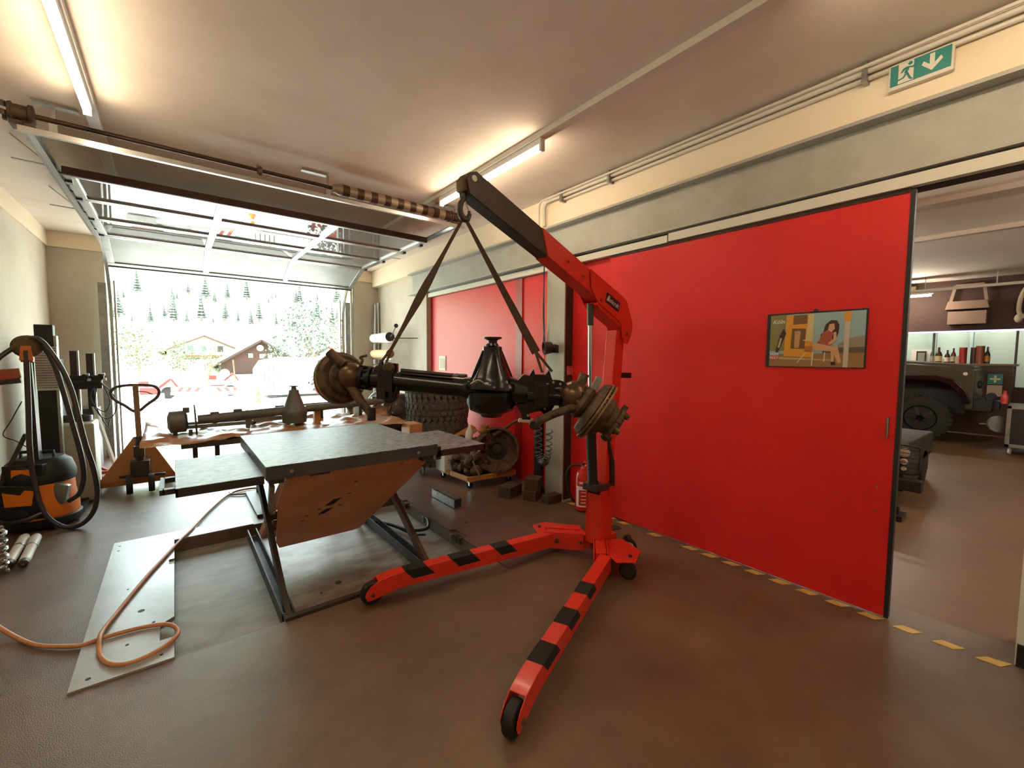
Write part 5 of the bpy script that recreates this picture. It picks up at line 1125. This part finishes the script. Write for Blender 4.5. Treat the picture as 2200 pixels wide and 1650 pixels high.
bl = [(1.60, .34, .035, '4a5648', '8a8a76', 'greenish bottle leftmost on the bar beside the framed picture'), (1.50, .34, .055, '3a2415', 'b8a878', 'wide dark bottle with a cream label on the bar'), (1.37, .28, .045, '3f2313', 'd0c8b4', 'round-shouldered brown bottle with a white label on the bar'), (1.28, .32, .040, '4a2a16', 'b4a488', 'slim amber bottle in the middle of the bar'), (.80, .34, .042, '2c1a10', '9a6a2c', 'dark bottle with an orange label at the right end of the bar')]
for a in bl: bottle(*a)
for (y, h, r, c_, lb_) in ((1.14, .33, .06, '8a2418', 'red cylindrical tin on the bar'), (.99, .33, .045, '30130e', 'dark tube-shaped tin beside the red tin'), (.90, .36, .065, '7a3a20', 'reddish box-like tin near the right end of the bar'), (1.21, .15, .045, 'a89078', 'small beige jar between the bottles and the red tin'), (1.43, .10, .03, 'c4b8a8', 'small white cup between two bottles on the bar')):
    tag(MB().lathe([(r, 0), (r, h)], (12.9, y, 1.421), zz, 16).build('tin' if h > .2 else 'small_cup', mat('tin_'+c_, c_, .4)), lb_, 'tin' if h > .2 else 'cup')
fp_ = thing('framed_picture', 'small black framed grey picture at the left end of the bar', 'picture', (12.95, 1.77, 1.42))
MB().box((12.94, 1.70, 1.421), (12.96, 1.86, 1.68)).build('frame', m_black, fp_); MB().box((12.935, 1.725, 1.46), (12.941, 1.835, 1.645)).build('print', mat('grey_print', '7f8078', .5), fp_)
MB().box((12.98, 1.62, 1.421), (13.0, 1.95, 1.72)).build('back_card', m_white, fp_)
# wall heater unit
hu = thing('wall_heater', 'beige wall unit with a flared hood hanging on the dark brown wall', 'heater', (13.0, 1.1, 2.6))
m_hu = mat('heater_beige', '8a6f5e', .6)
MB().box((12.98, .86, 2.24), (13.19, 1.42, 2.52)).build('box', m_hu, hu, bevel=.01)
mb = MB().prism([(.82, 2.55), (1.46, 2.55), (1.42, 2.72), (.86, 2.72)], (0, 0, 0), (0, 1, 0), zz, (1, 0, 0), 12.9, 13.18); mb.build('hood', m_hu, hu, bevel=.01)
mb = MB()
for a, b in (((13.1, .88, 2.72), (13.1, .93, 3.06)), ((13.1, 1.40, 2.72), (13.1, 1.34, 3.06)), ((13.1, .93, 3.06), (13.1, 1.34, 3.06))): mb.beam(a, b, .05, .05, (1, 0, 0))
mb.build('support_frame', m_hu, hu)
rp_ = MB().tube(cr([(13.1, .32, 3.0), (13.1, .40, 2.85), (13.1, .44, 2.65), (13.1, .44, 2.45), (13.1, .37, 2.35), (13.1, .31, 2.55)], 6), .035, 8); rp_.ball((13.08, .44, 2.32), .06, (1, 1, 1.5)); tag(rp_.build('hanging_rope', mat('rope_cream', 'c2b49c', .8)), 'cream rope with a float hanging at the right edge of the dark wall', 'rope')
hb = MB().box((12.9, 1.93, 2.90), (13.15, 2.2, 3.12)); tag(hb.build('loudspeaker_box', m_rust, bevel=.02), 'dark brown box high up beside the edge of the red door', 'speaker')
fa = thing('first_aid_sign', 'green first aid sign with a white cross on the dark wall behind the car', 'sign', (13.1, .64, 1.13))
MB().box((12.70, .56, 1.02), (12.715, .76, 1.22)).build('sign_plate', m_sg, fa); MB().box((12.69, .645, 1.05), (12.70, .675, 1.19)).box((12.69, .59, 1.105), (12.70, .73, 1.135)).build('white_cross', mat('cream_cross', 'd8cf9a', .5), fa)
MB().box((12.70, .56, .78), (12.715, .76, 1.0)).build('notice_plate', mat('notice_tan', 'b09a80', .5), fa)
MB().box((12.72, .44, .75), (12.735, .80, 1.26)).build('backing_board', m_brownwall, fa)
# rolling case / heater cart
hcx = thing('rolling_case', 'pale framed rolling case with a dark louvred front', 'case', (10.7, .2, 0))
mb = MB(); x0, x1, y0, y1, z0, z1 = 10.3, 11.0, -.5, .385, .12, .78
for a in ((x0, y0, z0), (x0, y1-.05, z0)): mb.box(a, (a[0]+.05, a[1]+.05, z1))
mb.box((x0, y0, z1-.05), (x1, y1, z1)); mb.box((x0, y0, z0), (x1, y1, z0+.05)); mb.box((x1-.05, y1-.05, z0), (x1, y1, z1)); mb.build('case_frame', m_galv, hcx, bevel=.004)
MB().box((x0+.02, y0+.02, z0+.02), (x1-.02, y1-.02, z1-.02)).build('case_body', m_blackm, hcx)
mb = MB()
for k in range(7): mb.box((x0+.005, y0+.06, z0+.10+k*.075), (x0+.02, y1-.07, z0+.125+k*.075))
mb.build('louvre', m_black, hcx)
for y in (-.4, .33): MB().lathe([(.02, -.015), (.055, -.012), (.055, .012), (.02, .015)], (10.4, y, .056), (0.2, 1, 0), 16).build('caster_wheel', m_white, hcx)
hr = MB().lathe([(.02, -.03), (.13, -.03), (.13, -.02), (.05, -.01), (.05, .01), (.13, .02), (.13, .03), (.02, .03)], (10.45, .47, .46), (.9, .4, 0), 24).beam((10.45, .45, .46), (10.45, .68, .44), .02, .02).beam((10.46, .47, .33), (10.46, .47, .0), .04, .04); tag(hr.build('grey_hose_reel', m_galv), 'small grey reel wheel standing left of the rolling case', 'reel')
rb_ = MB().lathe([(.04, 0), (.045, .12), (.015, .18)], (10.55, .43, .79), zz, 14).cyl((10.55, .43, .97), (10.55, .43, 1.0), .02); tag(rb_.build('white_red_bottle', mat('bottle_pinkred', 'b83a34', .4)), 'small red-topped bottle on the rolling case corner', 'bottle')
# olive off-road vehicle (front half visible)
lr = thing('off_road_car', 'olive green off-road vehicle side-on in the other hall, black wheel arch', 'car', (11.4, 2.6, 0))
XA, XB = 10.95, 12.45; YF = .80; 
body = [(YF, .62), (YF, 1.30), (YF+.06, 1.36), (YF+1.25, 1.44), (YF+1.45, 1.46), (YF+3.6, 1.46), (YF+3.6, .62), (YF+1.30, .62), (YF+1.28, .86), (YF+1.14, 1.07), (YF+.92, 1.13), (YF+.50, 1.13), (YF+.28, 1.07), (YF+.13, .86), (YF+.10, .62)]
MB().prism(body, (0, 0, 0), (0, 1, 0), zz, (1, 0, 0), XA, XB).build('body', m_green, lr, bevel=.02)
MB().prism([(YF+.02, 1.34), (YF+.05, 1.40), (YF+1.3, 1.50), (YF+1.3, 1.43)], (0, 0, 0), (0, 1, 0), zz, (1, 0, 0), XA+.12, XB-.12).build('bonnet', m_green, lr, bevel=.02)
arch = [(YF+.02, .74), (YF+.10, .96), (YF+.26, 1.15), (YF+.48, 1.21), (YF+.94, 1.21), (YF+1.16, 1.15), (YF+1.32, .96), (YF+1.40, .74), (YF+1.30, .74), (YF+1.24, .88), (YF+1.12, 1.05), (YF+.92, 1.12), (YF+.50, 1.12), (YF+.30, 1.05), (YF+.17, .88), (YF+.12, .74)]
MB().prism(arch, (0, 0, 0), (0, 1, 0), zz, (1, 0, 0), XA-.08, XA+.01).build('wheel_arch', m_blackp, lr, bevel=.012)
MB().prism([(YF+.12, .5), (YF+1.3, .5), (YF+1.3, 1.13), (YF+.12, 1.13)], (0, 0, 0), (0, 1, 0), zz, (1, 0, 0), XA+.35, XA+.36).build('arch_liner', m_black, lr)
wy = YF+.66; wx = XA+.02
wm = MB(); wm.lathe([(.22, -.12), (.30, -.13), (.37, -.12), (.405, -.09), (.41, 0), (.405, .09), (.37, .12), (.22, .13)], (wx+.04, wy, .41), (1, 0, 0), 40)
for k in range(30):
    a = 2*PI*k/30; rd = V((0, math.cos(a), math.sin(a))); wm.cbox(V((wx+.04, wy, .41))+rd*.405, (.03, .22, .045), rd, (1, 0, 0), rd.cross(V((1, 0, 0))))
wh = wm.build('wheel', m_cartyre, lr)
MB().lathe([(.0, 0), (.06, -.005), (.065, .02), (.20, .05), (.225, -.02), (.235, 0), (.235, .1)], (wx-.09, wy, .41), (1, 0, 0), 28, cap=False).build('rim', m_blackp, wh)
mb = MB()
for k in range(5):
    a = 2*PI*k/5; rd = V((0, math.cos(a), math.sin(a))); mb.beam(V((wx-.09, wy, .41))+rd*.05, V((wx-.08, wy, .41))+rd*.22, .05, .02, (1, 0, 0)); mb.lathe([(.012, -.02), (.012, 0)], V((wx-.10, wy, .41))+rd*.065, (1, 0, 0), 6)
mb.build('spokes', m_blackm, wh)
mb = MB(); mb.box((XA+.05, YF-.22, .60), (XB-.05, YF+.02, .80)); mb.box((XA+.1, YF-.30, .64), (XA+.5, YF-.2, .78)); mb.cyl((XA+.12, YF-.18, .85), (XA+.55, YF-.18, .85), .06); mb.beam((XA+.1, YF-.12, .8), (XA+.1, YF+.05, 1.0), .04, .04)
mb.lathe([(.03, 0), (.07, .01), (.07, .05), (.03, .06)], (XA+.2, YF-.02, 1.06), (0, -1, 0), 16); mb.build('bumper', m_black, lr, bevel=.01)
MB().lathe([(.0, 0), (.03, .0), (.03, .02), (0, .025)], (XA-.005, YF+.12, 1.25), (-1, 0, 0), 12).build('indicator', m_sw, lr)
MB().box((XA-.004, YF+1.15, 1.17), (XA, YF+1.4, 1.30)).build('side_vent', m_black, lr)
MB().box((XA+.02, YF+2.4, .0), (XB-.1, YF+3.4, .62)).build('chassis', m_black, lr)
# second vehicle corner
v2 = thing('car_front', 'dark green vehicle front corner with guarded headlight, cut off by the red door', 'car', (6.1, 1.6, 0))
MB().prism([(6.02, .30), (7.6, .30), (7.6, .58), (6.10, .61), (6.02, .57)], (0, 0, 0), (1, 0, 0), zz, (0, 1, 0), .88, 2.6).build('body', mat('dull_dark_green', '1c1a12', .7), v2, bevel=.02)
MB().box((5.92, .745, .13), (6.05, 2.6, .25)).build('bumper', m_black, v2, bevel=.012)
MB().box((6.0, .90, .10), (7.5, 2.55, .32)).build('chassis', m_black, v2)
for z, r in ((.515, .048), (.42, .034), (.345, .026)): MB().lathe([(r*.5, -.0), (r, .005), (r, .02), (r*.7, .03), (0, .032)], (6.02, .905, z), (-1, 0, 0), 20).build('lamp', mat('lamp_lens', 'b5a890', .15, coat=.6), v2)
mb = MB(); mb.tube(cr([(5.98, .95, .60), (5.96, .80, .595), (5.955, .775, .56), (5.955, .775, .36), (5.96, .80, .31), (5.98, .92, .30)], 5), .009, 6)
for z in (.37, .42, .47, .52, .56): mb.tube([(5.96, .775, z), (5.97, .96, z)], .004, 6)
mb.build('lamp_guard', m_black, v2)
MB().lathe([(.03, 0), (.05, 0), (.05, .02), (.03, .02)], (5.97, 2.0, .5), (-1, 0, 0), 12).build('badge', m_black, v2)
MB().lathe([(.06, -.1), (.2, -.1), (.2, .1), (.06, .1)], (7.1, .98, .201), (0, 1, 0), 24).build('wheel', m_black, v2)
jk = MB().box((5.2, .77, 0), (5.4, .92, .05)).cbox((5.3, .83, .08), (.06, .05, .08)); tag(jk.build('floor_jack_head', m_blackm, bevel=.006), 'small dark jack part on the hall floor at the edge of the red door', 'jack')
bk = MB().lathe([(.10, 0), (.13, .28), (.125, .28), (.095, .01)], (9.9, 1.78, 0), zz, 20); tag(bk.build('bucket', mat('bucket_blue', '9aa6b0', .5)), 'pale blue bucket beside the olive vehicle at the door edge', 'bucket')

# ================================================================== OUTDOORS
random.seed(5)
def house(x, y, w_, d_, h_, rh, wall, roof, label, open_gable=False):
    t = thing('chalet_house', label, 'house', (x, y, -.1))
    MB().box((x-w_/2, y, -.2), (x+w_/2, y+d_, h_)).build('walls', wall, t)
    z0 = h_; mb = MB(); mb.prism([(-w_/2, 0), (w_/2, 0), (0, rh)], (x, y, z0), (1, 0, 0), zz, (0, 1, 0), 0, d_); mb.build('gable', mat('gable_brown', '3c1a12', .8, c2='32150e', scale=3) if open_gable else wall, t)
    mb = MB(); ov = .6
    for sg in (-1, 1): mb.beam((x+sg*(w_/2+ov)*1.0-sg*.0, y+d_/2, z0-ov*rh/(w_/2)), (x, y+d_/2, z0+rh+.08), d_+1.4, .16)
    mb.build('roof', roof, t)
    return t
m_roof = mat('roof_brown', '321610', .8); m_hw = mat('house_white', 'd8d4cc', .8)
h1 = house(2.3, 50, 5.6, 7, 1.9, 1.25, m_hw, mat('roof_pale_brown', '46301f', .8), 'white chalet with a brown balcony and flat gable roof across the yard')
for x in (1.0, 2.0, 3.3): MB().box((x, 49.94, 1.75), (x+.45, 50, 2.3)).build('window', m_darksteel if x > 3 else mat('window_grey', '4c5452', .4), h1)
MB().box((.4, 49.4, 1.2), (3.9, 50, 1.45)).build('balcony', mat('balcony_wood', '4e3420', .8), h1)
h2 = house(5.7, 41, 5.6, 6, .9, 1.7, m_roof, mat('roof_dark', '2c1610', .8), 'dark red timber gable building in front of the white chalet', True)
for x, z in ((4.8, 1.25), (5.6, 1.2), (6.2, 1.25)): MB().box((x, 40.94, z), (x+.3, 41, z+.35)).build('window', mat('window_pale', 'c9d0d0', .4), h2)
MB().lathe([(.25, 0), (.25, .03)], (5.65, 40.97, 2.05), (0, -1, 0), 16).build('round_sign', m_white, h2)
h3 = house(12.6, 47, 4, 6, 1.0, 1.3, m_hw, mat('roof_red', '5a1c12', .8), 'small house with a bright red roof right of the timber gable building')
# trees
def leafy(name, x, y, z, h_, r, c, label, group, nleaf=420, flow=None):
    t = thing(name, label, 'tree' if h_ > 1.5 else 'shrub', (x, y, z), group)
    mb = MB(); mb.tube([(x, y, z-.2), (x+.05*h_, y, z+h_*.35), (x, y, z+h_*.7)], [.04*h_*.5+.02, .03*h_*.5+.015, .01], 8)
    for k in range(5):
        a = k*1.3; mb.tube([(x+.02, y, z+h_*(.25+.07*k)), (x+r*.6*math.cos(a), y+r*.6*math.sin(a), z+h_*(.45+.08*k))], [.03, .01], 6)
    mb.build('trunk', mat('bark', '6a5a48', .9), t)
    mb = MB()
    for k in range(nleaf):
        a = random.uniform(0, 2*PI); e = random.uniform(-1, 1); rr = r*(random.random()**.35)
        lump = 1+.35*math.sin(3*a+e*4)
        p = V((x+rr*lump*math.cos(a)*math.sqrt(1-e*e), y+rr*lump*math.sin(a)*math.sqrt(1-e*e), z+h_*.58+h_*.42*e*(rr/r)))
        s_ = random.uniform(.06, .13)*(.5+r*.35); q = V((random.uniform(-1, 1), random.uniform(-1, 1), random.uniform(-1, 1))).normalized(); w2 = q.orthogonal().normalized(); w3 = q.cross(w2)
        mb.face([p+w2*s_, p+w3*s_*.6, p-w2*s_, p-w3*s_*.6])
    mb.build('foliage', c, t, smooth=0)
    if flow:
        mb = MB()
        for k in range(60):
            a = random.uniform(0, 2*PI); p = V((x+r*math.cos(a)*.9, y-abs(r*math.sin(a)), z+random.uniform(.15, .75)*h_)); s_ = .07
            mb.face([p+V((s_, 0, 0)), p+V((0, 0, s_)), p-V((s_, 0, 0)), p-V((0, 0, s_))])
        mb.build('blossoms', flow, t, smooth=0)
m_lf1 = mat('leaf_yellow_green', '38442c', .8, c2='4c4a2a', scale=1.5); m_lf2 = mat('leaf_green', '28352a', .8, c2='364030', scale=1.5)
leafy('broadleaf_tree', 5.7, 25, -.05, 4.6, 1.35, m_lf2, 'tall leafy tree right of the houses, seen through the doorway', 'broadleaf trees in the yard', 900)
leafy('broadleaf_tree', 8.0, 26.5, -.05, 3.9, 1.2, m_lf1, 'shorter tree beside the door jamb, right of the tall leafy tree', 'broadleaf trees in the yard', 800)
leafy('broadleaf_tree', 5.2, 30, -.05, 2.6, .9, m_lf2, 'low rounded tree just right of the timber gable building', 'broadleaf trees in the yard', 500)
leafy('broadleaf_tree', -1.6, 30, -.05, 3.1, 1.0, m_lf1, 'yellow-green tree at the left of the doorway', 'broadleaf trees in the yard', 600)
leafy('broadleaf_tree', .2, 33, -.05, 2.4, 1.0, m_lf1, 'lower yellow-green bush between the left tree and the white chalet', 'broadleaf trees in the yard', 500)
leafy('broadleaf_tree', 1.9, 36, -.05, 2.2, .8, m_lf1, 'small shrub just below the white chalet', 'broadleaf trees in the yard', 320)
leafy('flowering_shrub', 3.9, 14.0, -.03, 1.35, .55, m_lf2, 'shrub with red blossoms half hidden by the left brake disc', None, 420, mat('red_blossom', '701812', .6))
def conifer(x, y, z, h_, label, first=[None]):
    if first[0] is None:
        t = thing('conifer', label, 'tree', (0, 0, 0), 'conifers on the hillside', local=True)
        MB().cyl((0, 0, -.5), (0, 0, .9), .03, .004, 6).build('trunk', MATS['bark'], t)
        mb = MB()
        for k in range(9):
            z0 = .10+k*.098; r0 = .19*(1-k/9.6)*random.uniform(.8, 1.15)
            pr_ = []
            ring = [mb.bm.verts.new((r0*(1 if j % 2 else .72)*math.cos(j*PI/7), r0*(1 if j % 2 else .72)*math.sin(j*PI/7), z0+(0 if j % 2 else .02))) for j in range(14)]
            tip = mb.bm.verts.new((0, 0, z0+.17))
            for j in range(14): mb.bm.faces.new([ring[j], ring[(j+1) % 14], tip])
        mb.build('boughs', mat('conifer_green', '3a3e38', .9, c2='44463e', scale=3), t, smooth=0)
        first[0] = t; t.location = (x, y, z); t.scale = (h_, h_, h_); return t
    t = dup(first[0], (x, y, z), label, rz=random.uniform(0, 6)); t.scale = (h_*random.uniform(.9, 1.2), h_*random.uniform(.9, 1.2), h_); return t
def hz_(x, y):
    return -.25+max(0, (y-40))*.13+max(0, y-86)*.16+noise.noise(V((x*.02, y*.02, 0)))*1.5*min(1, (y-34)/30)+x*.03*min(1, (y-34)/60)
for i in range(50):
    row = 0 if i < 28 else 1
    y = (88 if row == 0 else 112)+random.uniform(-1.5, 1.5)
    x = (-7+i*1.28 if row == 0 else -9+(i-28)*2.1)+random.uniform(-1.0, 1.0); y += 3.0*math.sin(i*1.7)+(x*.10)
    h_ = random.choice((1.6, 2.4, 3.2, 4.2, 5.2)) if row == 0 else random.choice((1.8, 3., 4.2, 5.4))
    if (row == 1 and i % 7 == 3) or (row == 0 and i in (19, 20, 21)): continue
    conifer(x, y, hz_(x, y)-.1, h_, 'grey-green conifer in the '+('lower' if row == 0 else 'upper')+' tree line across the hillside')
# barrier, flatbed, machines, covered vehicle
br = thing('warning_barrier', 'low white barrier board with red slanted stripes out in the yard', 'barrier', (.8, 17.2, 0))
b0, b1 = V((-.12, 17.9, .26)), V((1.70, 16.9, .26)); bx_ = (b1-b0).normalized(); bn_ = bx_.cross(zz)
Lb = (b1-b0).length
MB().prism([(0, 0), (Lb, 0), (Lb, .15), (0, .15)], b0, bx_, zz, bn_, -.03, .0).build('board', m_white, br)
mb = MB(); sg_ = 1 if bn_.y < 0 else -1
for k in range(8):
    if k in (3, 4): continue
    a = .18+k*.25; sl = .10 if k < 4 else -.10
    mb.prism([(a, .005), (a+.12, .005), (a+.12+sl, .145), (a+sl, .145)], b0, bx_, zz, bn_*sg_, .002 if sg_ > 0 else .031, .006 if sg_ > 0 else .035)
mb.build('stripe', mat('signal_red', '7c1a10', .5), br, smooth=0)
mb = MB()
for a in (.05, Lb-.12): mb.prism([(a, -.0), (a+.07, 0), (a+.07, .05), (a, .05)], b0, bx_, zz, bn_*sg_, .002, .036)
mb.build('orange_lamp', m_orange, br)
mb = MB(); mb.beam(b0+V((0, 0, -.06)), b1+V((0, 0, -.06)), .06, .09); mb.beam(b0+V((.05, 0, -.1)), b0+V((.05, 0, -.29)), .05, .05); mb.beam(b1+V((-.05, 0, -.1)), b1+V((-.05, 0, -.29)), .05, .05); mb.build('bar', m_galv, br)
vn = thing('covered_vehicle', 'pale vehicle with a rounded roof parked across the yard behind the straps', 'vehicle', (3.2, 17.5, 0))
MB().prism([(0, .1), (3.0, .1), (3.0, 1.0), (2.85, 1.26), (2.3, 1.42), (.9, 1.45), (.2, 1.32), (0, 1.0)], (2.3, 17.0, -.03), (1, 0, 0), zz, (0, 1, 0), 0, 1.6).build('body', mat('van_pale', 'dcdcd6', .5), vn, bevel=.05)
MB().prism([(1.9, 1.12), (2.75, 1.12), (2.7, 1.22), (2.3, 1.33), (1.9, 1.35)], (2.3, 16.99, -.03), (1, 0, 0), zz, (0, 1, 0), -.005, 0).build('side_window', m_darksteel, vn)
mb = MB()
for k in range(5): mb.box((2.30+k*.14, 16.97, .18), (2.32+k*.14, 16.995, 1.15))
mb.build('tarp_strap', mat('strap_brown', '46382c', .7), vn)
for x in (2.7, 4.8): MB().lathe([(.1, -.1), (.22, -.1), (.22, .1), (.1, .1)], (x, 17.12, .20), (0, 1, 0), 20).build('wheel', m_black, vn)
def mini(x, y, s_, label):
    t = thing('yard_machine', label, 'machine', (x, y, 0))
    mb = MB(); mb.cbox((x, y, .45*s_), (.7*s_, .5*s_, .28*s_)); mb.cbox((x-.2*s_, y, .75*s_), (.35*s_, .4*s_, .25*s_)); mb.beam((x+.25*s_, y, .5*s_), (x+.75*s_, y, .95*s_), .12*s_, .12*s_); mb.beam((x+.75*s_, y, .95*s_), (x+1.05*s_, y, .45*s_), .09*s_, .09*s_); mb.build('red_body', MATS['signal_red'], t, bevel=.02)
    mb = MB(); mb.cbox((x, y, .16*s_), (1.0*s_, .6*s_, .26*s_)); mb.lathe([(.05, -.1), (.22*s_, -.1), (.22*s_, .1), (.05, .1)], (x+.35*s_, y-.2, .98*s_), (0, 1, 0), 18); mb.build('dark_track', m_galv, t, bevel=.02)
mini(-.65, 18.0, .72, 'red machine with grey tracks in the yard behind the pallet truck handle')
mini(1.35, 21.2, .75, 'smaller red machine in the yard between the barrier and the pale vehicle')
fbm = thing('flatbed_trailer', 'low grey flatbed trailer behind the warning barrier', 'trailer', (.6, 19, 0))
mb = MB(); mb.box((-.8, 18.6, .40), (2.2, 20.2, .46)); mb.build('bed', m_galv, fbm); mb = MB(); mb.tube([(.9, 18.7, .46), (1.05, 18.7, 1.25)], .025, 6); mb.tube([(1.75, 18.7, .46), (1.70, 18.7, 1.3)], .025, 6); mb.build('stake', m_rust, fbm)
for x in (-.2, 1.6): MB().lathe([(.05, -.08), (.2, -.08), (.2, .08), (.05, .08)], (x, 18.8, .175), (0, 1, 0), 16).build('wheel', m_black, fbm)
cone = thing('marker_post', 'small orange and white marker post right of the barrier', 'marker', (2.05, 15.6, 0))
MB().lathe([(.09, 0), (.10, .02), (.055, .10), (.06, .30), (.02, .42)], (2.05, 15.6, -.03), zz, 12).build('post', m_orange, cone); MB().lathe([(.064, .16), (.064, .22)], (2.05, 15.6, -.03), zz, 12).build('white_band', m_white, cone)
fl_ = MB(); 
for k in range(26): 
    x = random.uniform(4.6, 6.8); fl_.ball((x, 15.2+random.uniform(-.2, .2), random.uniform(.0, .12)), .07, j=.2)
fo2 = fl_.build('flower_bed', mat('flower_yellow', '8a7a30', .8)); tag(fo2, 'low yellow flower bed along the far side of the yard', 'flowers', kind='stuff')
for o in list(bpy.data.objects):
    if o.name.startswith(('camera', 'door_portal', 'sun')): continue
cb1 = MB().tube(cr([(3.085, 3.36, 2.48), (3.07, 3.345, 2.2), (3.06, 3.34, 1.95), (3.075, 3.34, 1.72)], 6), .007, 6); cb1.lathe([(.012, 0), (.016, .05), (.008, .16)], (3.075, 3.34, 1.60), zz, 10)
tag(cb1.build('hanging_cable', m_blackm), 'dark cable with a plug hanging down beside the upper grey column', 'cable')
cb2 = MB().tube(cr([(3.17, 3.02, 1.15), (3.175, 2.99, .95), (3.16, 3.0, .75), (3.175, 3.0, .5)], 6), .004, 6)
tag(cb2.build('thin_brown_wire', m_rust), 'thin brown wire hanging between the grey column and the extinguisher', 'wire')
